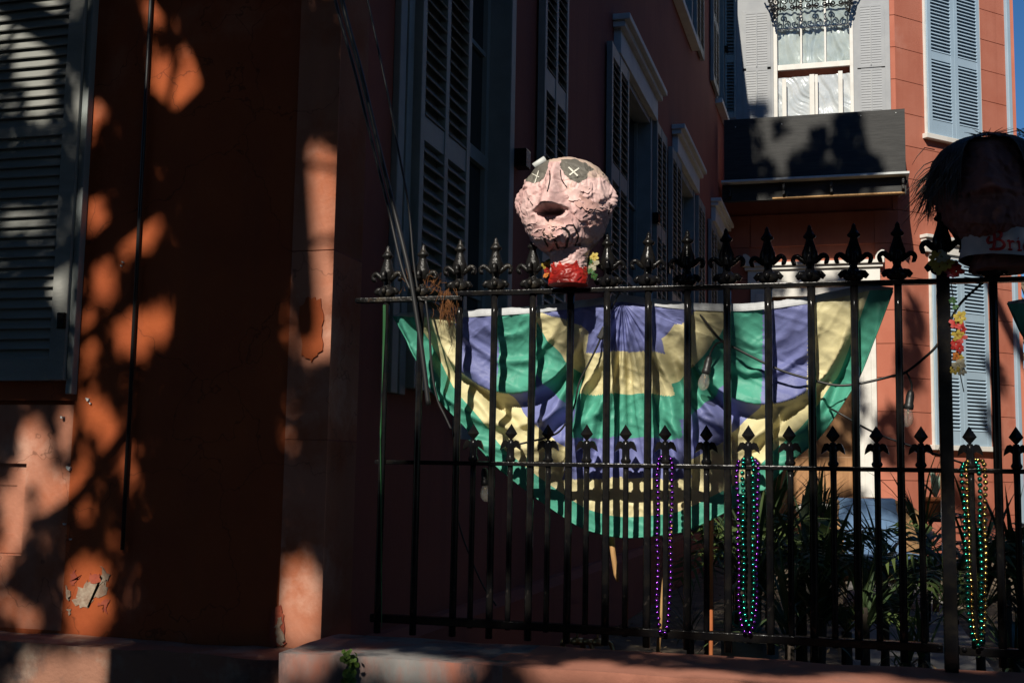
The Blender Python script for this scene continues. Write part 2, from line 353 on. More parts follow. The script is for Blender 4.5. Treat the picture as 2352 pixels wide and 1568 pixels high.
# peeled patches of bare plaster and brick on the front
PK = [0]
def patch(name, pts, m, Y=YW - .0016, parent=town, jag=.012, seed=0):
    PK[0] += 1; Y -= .0005 * PK[0]; rr = random.Random(seed); P = [PY(x, y, Y) for x, y in pts]; out = []
    for i in range(len(P)):
        a, c = P[i], P[(i + 1) % len(P)]
        for k in range(4):
            q = a.lerp(c, k / 4); out.append((q.x + rr.uniform(-jag, jag), q.z + rr.uniform(-jag, jag)))
    return MB().prism(out, Y, Y + .02).build(name, m, parent)
patch('bare_plaster_patch', [(182, 1352), (205, 1330), (222, 1335), (236, 1318), (248, 1330), (240, 1368), (215, 1372), (205, 1392), (185, 1395), (170, 1380)], M['plaster'], seed=1)
patch('bare_plaster_patch', [(160, 1318), (172, 1312), (180, 1326), (168, 1340)], M['brick'], seed=11)
patch('bare_plaster_patch', [(225, 1385), (250, 1378), (252, 1396), (240, 1404)], M['brick'], seed=12)
patch('bare_plaster_patch', [(152, 1400), (162, 1396), (160, 1412)], M['plaster'], seed=13, jag=.004)
patch('bare_brick_patch', [(205, 1318), (228, 1318), (230, 1335), (208, 1340)], M['brick'], seed=2, jag=.004)
patch('bare_plaster_patch', [(232, 1300), (247, 1312), (244, 1336), (230, 1336)], M['plaster'], seed=3)
patch('bare_plaster_patch', [(152, 1340), (160, 1365), (157, 1378), (150, 1372)], M['plaster'], seed=4, jag=.006)
patch('bare_brick_patch', [(622, 1405), (640, 1390), (655, 1420), (648, 1460), (655, 1485), (622, 1490)], M['brick'], Y=YW - .0056, seed=5, jag=.008)
patch('bare_plaster_patch', [(636, 1422), (648, 1418), (645, 1440), (652, 1478), (640, 1482), (630, 1455)], M['plaster'], Y=YW - .0072, seed=6, jag=.008)
patch('orange_paint_patch', [(690, 700), (712, 680), (735, 690), (742, 745), (740, 800), (715, 830), (690, 815)], M['front'], Y=YW - .0052, seed=7, jag=.008)
for x, y, s in ((200, 917, 4), (206, 926, 2), (277, 610, 2), (281, 602, 2), (156, 1075, 5), (160, 1238, 2), (145, 1203, 2), (140, 958, 3)):
    patch('paint_chip', [(x - s, y - s), (x + s, y - s * .6), (x + s * .5, y + s), (x - s * .4, y + s * .7)], M['hoodp'], Y=YW - .003 if y > 930 and x < 160 else YW - .002, seed=x, jag=.001)
# tall windows, hoods and shutters on the side wall
def side_window(y0, y1, z0, z1, rails, muntz, munty, casing=.09):
    loc = (XS, 0, 0); b = MB()
    b.box((y0, -.02, z0), (y0 + casing, .155, z1), bev=.006); b.box((y1 - casing, -.02, z0), (y1, .155, z1), bev=.006); b.box((y0 + casing, -.01, z1 - casing), (y1 - casing, .15, z1))
    w_ = b.build('window', M['shut_side'], town, loc, R(90))
    a0, a1 = y0 + casing, y1 - casing
    fr = MB()
    for z in rails: fr.box((a0, .10, z - .035), (a1, .15, z + .035))
    for z in muntz: fr.box((a0, .112, z - .012), (a1, .148, z + .012))
    fr.box((a0, .103, z0), (a0 + .05, .149, z1 - casing)); fr.box((a1 - .05, .103, z0), (a1, .149, z1 - casing)); fr.box((a0, .10, z0), (a1, .15, z0 + .09))
    for y in munty: fr.box((y - .013, .11, z0), (y + .013, .147, z1 - casing))
    fr.build('sash', M['shut_side'], w_, local=True)
    ys = [a0] + list(munty) + [a1]; zs = sorted([z0] + list(rails) + list(muntz) + [z1 - casing])
    for i in range(len(ys) - 1):
        for j in range(len(zs) - 1):
            MB().box((ys[i] + .002, .128, zs[j] + .002), (ys[i + 1] - .002, .132, zs[j + 1] - .002)).build('pane', M['pane'], w_, local=True)
    return w_
M['pane'] = mat('dark_window_pane', (.012, .017, .018), .06, spec=.5)
def hood(y0, y1, zt, zb, house=town, loc=(XS, 0, 0), rz=R(90), m=None, ears=False):
    b = MB(); m = m or M['hoodp']
    b.box((y0 + .06, -.06, zb), (y1 - .06, -.001, zt - .10), bev=.004)
    b.box((y0 + .02, -.10, zt - .10), (y1 - .02, -.001, zt - .05), bev=.006)
    b.box((y0, -.14, zt - .05), (y1, -.001, zt), bev=.008)
    if ears:
        for x, s in ((y0, 1), (y1, -1)):
            b.prism([(x, zt + .002), (x, zt + .13), (x + s * .04, zt + .135), (x + s * .09, zt + .10), (x + s * .12, zt + .05), (x + s * .125, zt + .002)], -.13, -.03)
    return b.build('window_hood', m, house, loc, rz)
side_window(5.14, 6.02, 1.75, 5.0, [3.23], [3.82, 2.5, 4.4], [5.40], .085)
side_window(9.27, 10.66, 1.75, 4.9, [3.3], [4.0], [9.96])
side_window(12.42, 13.80, 1.75, 4.93, [3.3], [4.0], [13.1])
side_window(15.95, 17.2, 1.75, 4.95, [3.3], [4.0], [16.6])
side_window(12.12, 13.60, 6.70, 8.85, [7.7], [8.3], [12.9])
side_window(16.25, 17.3, 6.85, 8.9, [7.8], [], [16.8])
side_window(9.0, 10.4, 6.6, 8.8, [7.7], [], [9.7]); side_window(5.2, 6.4, 6.6, 8.8, [7.7], [], [5.8])
for a in ((8.80, 10.78, 5.17, 4.87), (12.0, 13.98, 5.22, 4.93), (15.6, 17.42, 5.27, 4.97)): hood(*a)
for y0, y1, z in ((12.02, 13.66, 6.66), (16.2, 17.4, 6.82)):
    MB().box((y0, -.10, z - .07), (y1, -.001, z), bev=.006).build('window_sill', M['hoodp'], town, (XS, 0, 0), R(90))
SI = dict(fm=M['shut_side'], sm=M['louv_side'], cols=2, stile=.05, pitch=.055, wd=.055)
shutter(town, (XS + .012, 4.48, 0), R(90), .66, 1.93, 5.0, [(2.02, 2.97), (3.07, 4.9)], **SI)
shutter(town, (XS + .012, 6.51, 0), R(90), .60, 1.93, 5.0, [(2.02, 2.8), (2.92, 3.84), (3.97, 4.9)], **SI)
shutter(town, (XS + .012, 8.53, 0), R(90), .72, 1.93, 4.85, [(2.02, 2.8), (2.92, 3.80), (3.93, 4.75)], **SI)
shutter(town, (XS + .012, 10.71, 0), R(90), .62, 1.93, 4.88, [(2.02, 2.8), (2.92, 3.80), (3.93, 4.78)], **SI)
shutter(town, (XS + .012, 11.70, 0), R(90), .70, 1.93, 4.9, [(2.02, 3.30), (3.42, 4.80)], **SI)
shutter(town, (XS + .012, 13.86, 0), R(90), .66, 1.93, 4.9, [(2.02, 3.30), (3.42, 4.80)], **SI)
shutter(town, (XS + .012, 15.2, 0), R(90), .70, 1.93, 4.9, [(2.02, 3.30), (3.42, 4.80)], **SI)
shutter(town, (XS + .012, 13.68, 0), R(90), .76, 6.74, 8.9, [(6.84, 7.7), (7.82, 8.8)], **SI)
shutter(town, (XS + .012, 11.3, 0), R(90), .74, 6.74, 8.9, [(6.84, 7.7), (7.82, 8.8)], **SI)
shutter(town, (XS + .012, 15.5, 0), R(90), .70, 6.84, 8.9, [(6.94, 7.7), (7.82, 8.8)], **SI)
# two leaves left standing out from the wall beside the bay
shutter(town, (XS + .02, 17.32, 0), R(8), .16, 6.85, 8.9, [(6.95, 7.7), (7.82, 8.8)], M['shut_side'], M['louv_side'], cols=1, stile=.03)
b = MB(); b.box((4.30, -.03, 1.90), (4.37, 0, 5), bev=.005); b.box((4.39, -.03, 1.90), (4.455, 0, 5), bev=.005)
b.build('casing', M['shut_side'], town, (XS, 0, 0), R(90))
for y, z in ((6.06, 3.3), (10.68, 3.95), (11.36, 3.6), (17.25, 7.9)):
    b = MB(); b.box((y, -.075, z - .05), (y + .10, -.002, z + .05), bev=.006); b.build('hinge', M['iron'], town, (XS, 0, 0), R(90))

# ------------------------------------------------------------------ the wing with the canted bay
YB = 17.5; BC = Vector((.70, YB, 0)); RC = R(45)
wing = thing('bay_house', 'terracotta stucco house with canted bay, boarded balcony and pale blue shutters', 'house', (.6, 18.5, .5))
def CT(x, y):
    r = ray(x, y); t = (BC.x - YB) / (r[0] - r[1]); q = EYE + t * r; return (q[0] - BC.x) * math.sqrt(2), q[2]
T_END = CT(2312, 144)[0]
tl, tr = CT(2118, 18)[0], CT(2246, 36)[0]
w1 = (tl, tr, 6.60, 9.25); w2 = (CT(2135, 733)[0], CT(2267, 733)[0], 2.08, 4.86)
# backing walls
wall_holes(0, T_END, .4, 10.5, [(w1[0] + .05, w1[1] - .05, 6.7, 9.2, .05, True), (w2[0] + .05, w2[1] - .05, 2.2, 4.8, .05, True)], .3, .026).build('canted_wall', M['terra'], wing, BC, RC)
DX0, DX1 = -1.12, .12
wall_holes(XS + .005, BC.x + .01, .4, 10.5, [(DX0, DX1, .7, 4.38, .2, False), (-1.02, .12, 6.5, 9.4, .14, False)], .3, .026).build('bay_wall', M['terra'], wing, (0, YB, 0))
MB().box((XS, 21, .4), (2.3, 21.2, 10.5)).build('rear_wall', M['terra'], wing)
MB().box((XS, YB + .1, 10.5), (3.0, 21, 10.7)).build('roof', M['dark'], wing)
e = Vector((math.cos(RC), math.sin(RC), 0)); ce = BC + e * T_END
MB().box((ce.x - .05, ce.y + .05, .4), (ce.x + .12, 21, 10.5)).build('return_wall', M['terra'], wing)
MB().box((-1.7, 19.0, .5), (1.2, 19.1, 9.5)).build('inner_wall', M['dark'], wing)
# stucco courses, each block its own piece with an open joint
jz = [.62 + .48 * k for k in range(-1, 21)]; off = 8.30 - (.62 + .48 * 16)
jz = [z + off for z in jz]
def block(x0, x1, za, zb, loc, rz):
    if x1 - x0 < .02 or zb - za < .03: return
    y = random.uniform(-.0015, .0015)
    MB().box((x0, y, za), (x1, .030, zb), bev=.003).build('stucco_block', M['terra'], wing, loc, rz)
G = .004
for k in range(len(jz) - 1):
    za, zb = jz[k] + G, jz[k + 1] - G; za = max(za, .45)
    if zb < .5: continue
    hit = [w_ for w_ in (w1, w2) if w_[2] - .05 < zb and w_[3] + .02 > za]
    if hit:
        w_ = hit[0]; block(.001, w_[0], za, zb, BC, RC); block(w_[1], T_END, za, zb, BC, RC)
        if za < w_[2] - .06: block(w_[0] + .003, w_[1] - .003, za, w_[2] - .05, BC, RC)
        if zb > w_[3] + .05: block(w_[0] + .003, w_[1] - .003, w_[3] + .03, zb, BC, RC)
    else: block(.001, T_END, za, zb, BC, RC)
    x0 = .632 if za > 5.4 else .375
    block(x0, BC.x, za, zb, (0, YB, 0), 0)
    if za < 5.2: block(XS + .01, -1.38, za, zb, (0, YB, 0), 0)
    if 4.7 < za and zb < 5.6: block(-1.37, .37, za, zb, (0, YB, 0), 0)
MB().box((T_END - .03, -.05, .45), (T_END + .05, .05, 10.4), bev=.01).build('downspout', M['shut_blue'], wing, BC, RC)
def bay_window(w_, panels, zt):
    t0, t1, z0, z1 = w_; wd = t1 - t0; b = MB(); c = .035
    b.box((t0, -.03, z0), (t0 + c, .05, zt), bev=.004); b.box((t1 - c, -.03, z0), (t1, .05, zt), bev=.004); b.box((t0 + c, -.03, zt - .05), (t1 - c, .05, zt))
    wo = b.build('window', M['white'], wing, BC, RC)
    MB().box((t0 - .05, -.085, z0 - .06), (t1 + .05, .04, z0 + .012), bev=.006).build('sill', M['white'], wo, local=True)
    lw = (wd - 2 * c - .012) / 2
    for s in (0, 1):
        p = BC + e * (t0 + c + .003 + s * (lw + .006)) - Vector((math.sin(RC), -math.cos(RC), 0)) * -.012
        shutter(wing, p, RC, lw, z0 + .014, zt - .055, panels, M['shut_blue'], stile=.075, pitch=.051, wd=.052, dep=.04, tilt=R(48))
bay_window(w1, [(6.84, 7.76), (7.88, 9.1)], 9.25)
bay_window(w2, [(2.30, 3.06), (3.17, 3.90), (4.02, 4.72)], 4.86)
hood(w2[0] - .17, w2[1] + .17, 5.10, 4.86, wing, BC, RC, M['white'])
# bay front: grey louvred panels either side of the window
G2 = dict(fm=M['grey'], cols=2, stile=.012, pitch=.036, wd=.036, dep=.02, tilt=R(60))
b = MB(); b.box((XS + .02, -.02, 6.3), (-1.022, .03, 9.6)); b.box((.122, -.02, 6.3), (.63, .03, 9.6)); b.build('panel_surround', M['grey'], wing, (0, YB, 0))
for x0, x1, pans in ((-1.42, -1.11, [(6.55, 7.60), (7.66, 8.48)]), (.225, .51, [(6.5, 7.48), (7.56, 8.44)])):
    for za, zb in pans:
        f_ = MB(); f_.box((x0 - .05, -.034, za - .05), (x0, -.018, zb + .05)); f_.box((x1, -.034, za - .05), (x1 + .05, -.018, zb + .05))
        f_.box((x0, -.034, za - .03), (x1, -.018, za)); f_.box((x0, -.034, zb), (x1, -.018, zb + .03))
        f_.box(((x0 + x1) / 2 - .009, -.046, za), ((x0 + x1) / 2 + .009, -.03, zb))
        po = f_.build('louvre_panel', M['grey'], wing, (0, YB, 0))
        n = int((zb - za) / .038); me = slat_mesh(x1 - x0, .0415, M['grey'], R(80))
        for i in range(n): put('slat', me, po, (x0, -.028, za + (i + .5) * (zb - za) / n), local=True)
# bay window with film behind the panes
b = MB(); b.box((-1.02, -.03, 6.4), (-.965, .10, 9.4), bev=.006); b.box((.07, -.03, 6.4), (.12, .10, 9.4), bev=.006)
bw = b.build('window', M['white'], wing, (0, YB, 0))
b = MB(); b.box((-.965, .02, 7.60), (.07, .07, 7.68), bev=.004); b.box((-.965, .03, 8.225), (.07, .066, 8.25)); b.box((-.965, .03, 8.85), (.07, .066, 8.875))
for x in (-.62, -.275): b.box((x - .013, .028, 7.68), (x + .013, .068, 9.4))
b.build('sash', M['white'], bw, local=True)
for i, (xa, xb) in enumerate(((-.965, -.633), (-.607, -.288), (-.262, .07))):
    for za, zb in ((7.68, 8.225), (8.25, 8.85), (8.875, 9.4)):
        MB().box((xa + .002, .046, za + .002), (xb - .002, .05, zb - .002)).build('pane', M['glass'], bw, local=True)
for xc, zt in ((-.845, 7.44), (-.445, 7.48), (-.045, 7.50)):
    wdp = .052 if xc != -.445 else .06
    MB().box((xc - wdp, -.06, 6.3), (xc + wdp * .2, -.02, zt), bev=.006).build('post', M['white'], wing, (0, YB, 0))
    if xc == -.445: MB().box((xc + .018, -.052, 6.3), (xc + .06, -.018, zt - .004), bev=.006).build('post', M['white'], wing, (0, YB, 0))
MB().box((-.965, .0, 6.68), (.07, .03, 6.715)).build('lower_rail', M['white'], wing, (0, YB, 0))
def film(x0, x1, z0, z1, y, name, seed, diag):
    b = MB(); nx, nz = 70, 70; vs = []
    for j in range(nz + 1):
        for i in range(nx + 1):
            u, v = i / nx, j / nz; x = x0 + (x1 - x0) * u; z = z0 + (z1 - z0) * v
            q = x * 4 + z * diag + .5 * noise.noise(Vector((x * 3, z * 3, seed)))
            d = .045 * abs(noise.noise(Vector((q * 2.2, z * .6, seed)))) + .016 * abs(noise.noise(Vector((q * 6, z * 1.5, seed + 3)))) + .006 * abs(noise.noise(Vector((q * 15, z * 3, seed + 5)))) + .016 * noise.noise(Vector((x * 5, z * 5, seed + 9)))
            vs.append((x, y + d, z))
    b.add(vs, [(j * (nx + 1) + i, j * (nx + 1) + i + 1, (j + 1) * (nx + 1) + i + 1, (j + 1) * (nx + 1) + i) for j in range(nz) for i in range(nx)], 0, True)
    return b.build(name, M['film'], bw, local=True)
film(-.965, .07, 7.62, 9.3, .085, 'plastic_sheet', 2, .8); film(-.965, .07, 6.35, 7.50, .06, 'plastic_sheet', 5, 2.6)
# hanging iron lace in front of the window head
lb = MB(); LY = -.22
def scroll(cx, cz, r, s, turns=1.4, a0=0):
    pts = [(cx + s * r * (1 - .75 * k / 20) * math.cos(a0 + turns * 2 * math.pi * k / 20), LY, cz + r * (1 - .75 * k / 20) * math.sin(a0 + turns * 2 * math.pi * k / 20)) for k in range(21)]
    lb.tube(pts, .011, 5)
x = -1.02
while x < .10:
    scroll(x + .06, 8.56, .055, 1, a0=1.5); scroll(x + .17, 8.56, .055, -1, a0=1.5); scroll(x + .115, 8.66, .05, 1, a0=-1)
    scroll(x + .06, 8.47, .038, -1, a0=3); scroll(x + .17, 8.47, .038, 1, a0=3); lb.tube([(x + .115, LY, 8.40), (x + .115, LY, 8.75)], .010, 5)
    lb.tube([(x, LY, 8.44), (x + .06, LY, 8.41), (x + .115, LY, 8.45), (x + .17, LY, 8.41), (x + .23, LY, 8.44)], .010, 5)
    x += .23
for sx, cx in ((1, -1.06), (-1, .14)):
    for k in range(5): scroll(cx + sx * .02 * k, 8.66 - .07 * k, .045, sx, a0=k)
    lb.tube([(cx - sx * .10, LY, 8.8), (cx - sx * .02, LY, 8.62), (cx + sx * .06, LY, 8.42), (cx + sx * .07, LY, 8.30)], .012, 5)
lb.tube([(-1.15, LY, 8.74), (.24, LY, 8.74)], .014, 5)
lb.build('iron_lace', M['iron'], wing, (0, YB, 0))
# boarded balcony
YO = 16.6
bal = MB().box((-1.66, -.02, 5.735), (.775, .0, 6.612)).build('balcony', M['ply'], wing, (0, YO, 0))
MB().box((.755, .001, 5.735), (.775, .86, 6.60)).build('side_board', M['ply'], bal, (0, YO, 0))
MB().box((-1.70, -.06, 5.70), (.82, .88, 5.732), bev=.004).build('floor_edge', M['hoodp'], bal, (0, YO, 0))
MB().box((-1.70, .10, 5.46), (.78, .16, 5.698)).build('beam', M['ply'], bal, (0, YO, 0))
MB().box((-1.0, .02, 5.455), (.76, .10, 5.472)).build('wood_strip', M['wood'], bal, (0, YO, 0))
MB().box((-1.70, .16, 5.62), (.80, .885, 5.66)).build('soffit', M['ply'], bal, (0, YO, 0))
for x in (-1.60, -.86, -.22, .72): MB().box((x, -.03, 5.50), (x + .035, .095, 5.64), bev=.004).tube([(x + .017, -.04, 5.58), (x + .017, -.02, 5.58)], .02, 8).build('bracket', M['iron2'], bal, (0, YO, 0))
for x, z in ((-.86, 6.50), (.20, 6.55), (.66, 6.56), (-1.5, 6.5)): MB().tube([(x, -.026, z), (x, -.02, z)], .008, 6).build('screw', M['hoodp'], bal, (0, YO, 0))
# door case
hood(-1.47, .50, 4.69, 4.40, wing, (0, YB, 0), 0, M['white'], ears=True)
b = MB()
for x0, x1 in ((-1.37, DX0), (DX1, .37)):
    b.box((x0, -.05, .6), (x1, .06, 4.40), bev=.008); b.box((x0 + .07, -.065, .8), (x1 - .07, -.048, 4.25), bev=.008)
b.box((DX0, -.02, 4.2), (DX1, .06, 4.40)); b.build('door_case', M['white'], wing, (0, YB, 0))
b = MB(); b.box((DX0, .12, .7), (DX1, .17, 4.2))
for x0, x1 in ((DX0 + .1, -.56), (-.44, DX1 - .1)):
    for za, zb in ((.95, 1.9), (2.05, 2.8), (2.95, 4.0)): b.box((x0, .10, za), (x1, .121, zb), bev=.01)
b.build('door', M['door'], wing, (0, YB, 0))
MB().box((-1.6, -1.6, .42), (.8, .0, .72), bev=.01).build('porch_step', M['conc'], wing, (0, YB, 0))
# ------------------------------------------------------------------ low garden wall
bm = rough_box((-1.695, 3.40, 0), (9, 3.84, 1.04), (150, 8, 14), .006, 4, 5)
kw = bm_put(bm, 'garden_wall', [M['kerb'], M['grime']])
for p in kw.data.polygons:
    c = p.center
    if c.x < -1.02 + .14 * noise.noise(Vector((c.x * 3, c.y * 3, c.z * 6))) + .12 * noise.noise(Vector((c.x * 14, 0, 0))): p.material_index = 1
tag(kw, 'low pinkish stucco garden wall under the iron fence, stained at its left end', 'wall')

# ------------------------------------------------------------------ iron fence
YF = 3.8
fence = thing('iron_fence', 'black wrought iron fence with spearhead finials on the low stucco wall', 'fence', (-.6, YF, 1.04))
def big_finial():
    b = MB()
    b.lathe([(.010, 0), (.020, .003), (.030, .010), (.034, .020), (.028, .031), (.016, .040), (.012, .050), (.015, .060), (.022, .068), (.026, .084), (.025, .097), (.018, .116), (.013, .132), (.0115, .140),
             (.019, .144), (.021, .149), (.015, .156), (.010, .164), (.007, .172), (.0075, .176), (.005, .181), (.001, .186)], 10, sq=.75)
    for k in range(4):                                       # base lobes
        a = k * math.pi / 2; dx, dy = math.cos(a), math.sin(a) * .7
        b.tube([(dx * .018, dy * .018, .034), (dx * .032, dy * .032, .030), (dx * .039, dy * .039, .022), (dx * .034, dy * .034, .013)], [.006, .009, .010, .006], 6)
    for k in range(4):                                       # curling arms
        a = k * math.pi / 2; dx, dy = math.cos(a), math.sin(a) * .55
        P = [(.012, .066), (.026, .076), (.038, .086), (.048, .084), (.053, .075), (.050, .066), (.044, .066)]
        b.tube([(r * dx, r * dy, z) for r, z in smooth2(P)], [.010 - .0035 * i / 18 + (.002 if i > 14 else 0) for i in range(len(smooth2(P)))], 6)
    return b
def smooth2(P):
    return [(p.x, p.z) for p in smooth_path([(a, 0, c) for a, c in P], 3)]
def small_finial():
    b = MB()
    b.lathe([(.009, 0), (.016, .003), (.018, .010), (.013, .018), (.0125, .045), (.015, .055), (.012, .066), (.008, .074)], 8, sq=.8)
    b.add([(0, 0, .127), (.021, 0, .094), (0, -.011, .092), (-.021, 0, .094), (0, .011, .092), (0, 0, .070)],
          [(0, 2, 1), (0, 3, 2), (0, 4, 3), (0, 1, 4), (5, 1, 2), (5, 2, 3), (5, 3, 4), (5, 4, 1)])
    for s in (-1, 1):
        b.prism([(s * .006, .066), (s * .016, .073), (s * .026, .070), (s * .033, .055), (s * .036, .038), (s * .026, .045), (s * .018, .050), (s * .008, .044)][::s], -.006, .006)
    return b
FB, FSm = big_finial(), small_finial()
fin_me = FB.mesh('finial', M['iron']); fin_old = FB.mesh('finial', M['iron2']); sfin_me = FSm.mesh('spear_finial', M['iron'])
ZT, ZM, ZB = 2.20, 1.628, 1.108
def bar_mesh(w_, z0, z1, name='bar'):
    bb = MB(); n = 12; P = []
    for i in range(n + 1):
        z = z0 + (z1 - z0) * i / n; P.append((.0008 * noise.noise(Vector((z * 5, w_ * 99, 0))), .0008 * noise.noise(Vector((z * 5, w_ * 99, 8))), z))
    bb.tube(P, w_ * .56, 8); return bb.mesh(name, M['ironbar'])
tall_me = bar_mesh(.022, 1.06, ZT); tall2 = bar_mesh(.022, 1.06, ZT - .014); short_me = bar_mesh(.017, 1.09, ZM)
tall_x = [.145 - .129 * k for k in range(12)]; short_x = [.078 - .129 * k for k in range(11)] + [.204, .345, .472]
for x in tall_x + [.42, .55, .68]:
    put('bar', tall_me, fence, (x, YF, 0), rot=(random.uniform(-.002, .002), random.uniform(-.002, .002), random.random()))
    put('finial', fin_old if x < -1.0 else fin_me, fence, (x, YF, ZT + .006), rot=(random.uniform(-.02, .02), random.uniform(-.03, .03), random.uniform(-.15, .15)))
for x in (-1.531, -1.404):
    put('bar', tall2, fence, (x, YF - .02, 0)); put('finial', fin_old, fence, (x, YF - .02, ZT - .012), rot=(0, random.uniform(-.03, .03), random.uniform(-.2, .2)))
for x in short_x + [.60]:
    put('bar', short_me, fence, (x, YF, 0)); put('spear_finial', sfin_me, fence, (x, YF, ZM + .006), rot=(random.uniform(-.02, .02), random.uniform(-.03, .03), random.uniform(-.12, .12)))
MB().box((-1.295, -.016, ZT - .007), (1.6, .016, ZT + .008), bev=.003).build('top_rail', M['iron'], fence, (0, YF, 0))
MB().box((-1.642, -.036, ZT - .026), (-1.26, -.006, ZT - .010), bev=.003).build('top_rail', M['iron2'], fence, (0, YF, 0))
MB().box((-1.56, -.015, ZM - .007), (1.6, .015, ZM + .007), bev=.003).build('middle_rail', M['iron'], fence, (0, YF, 0))
MB().box((-1.56, -.018, ZB - .014), (.255, .018, ZB + .012), bev=.003).build('bottom_rail', M['iron'], fence, (0, YF, 0))
MB().box((.30, -.018, ZB - .018), (1.6, .018, ZB + .008), bev=.003).build('bottom_rail', M['iron'], fence, (0, YF, 0))
po = MB().box((.259, -.02, 1.02), (.297, .02, ZT + .02), bev=.003)
po.build('post', M['ironbar'], fence, (0, YF, 0))
put('finial', fin_me, fence, (.278, YF, ZT + .018), sc=(1.12, 1.12, 1.2))
for z in (ZB, ZM): 
    for dx in (-.035, .035): MB().lathe([(.008, 0), (.007, .004), (.003, .007)], 8).build('bolt', M['iron'], fence, (.278 + dx, YF - .018, z)).rotation_euler = (R(90), 0, 0)
# ------------------------------------------------------------------ bunting
FAB = {}
for k, c in dict(purple=(.225, .25, .53), gold=(.84, .75, .42), green=(.105, .45, .32), band=(.62, .64, .66)).items():
    FAB[k] = mat(k + '_fabric', c, .46, tuple(v * .86 for v in c), 6, .4, .6, .25, 220, spec=.26, transl=.30)
OUT = [(905, 722), (925, 770), (945, 815), (985, 900), (1060, 985), (1100, 1045), (1160, 1098), (1230, 1152), (1310, 1206), (1370, 1228), (1430, 1236), (1500, 1231), (1570, 1219), (1664, 1174), (1740, 1132), (1812, 1060), (1884, 997), (1952, 894), (1976, 855), (2015, 760), (2052, 663)]
CEN = (1430, 692)
SWAG = ((1165, 690, 178, 212), (1752, 705, 196, 222))            # hanging pockets either side (cx, cy, rx, ry)
def flag_col(x, y, u, v):
    """0 purple 1 gold 2 green: rings in the fan, upright bands inside the two pockets"""
    s0, s1 = SWAG
    if y > s0[1] and math.hypot((x - s0[0]) / s0[2], (y - s0[1]) / s0[3]) < 1 and x < 1226:
        x += (y - 690) * .05
        return 2 if x < 985 else 1 if x < 1050 else 0 if x < 1142 else 2
    if math.hypot((x - s1[0]) / s1[2], (y - s1[1]) / s1[3]) < 1 and x > 1676:
        x += (y - 700) * .03
        return 2 if x < 1752 else 0 if x < 1858 else 1 if x < 1962 else 2
    if abs(x - 1430) < 70 + (y - 692) * .20 and v < .90:         # straight bands down the middle
        y += 10 * noise.noise(Vector((x / 60, 0, 3)))
        return 0 if y < 806 else 1 if y < 902 else 2 if y < 1003 else 0 if y < 1098 else 1
    top = max(0, 1 - 6 * min(u, 1 - u))
    b1 = .225 + (.14 * top if u < .5 else .05 * top)
    for k, lim in enumerate((b1, .40, .555, .73, .915)):
        if v < lim: return (0, 1, 2, 0, 1)[k]
    return 2
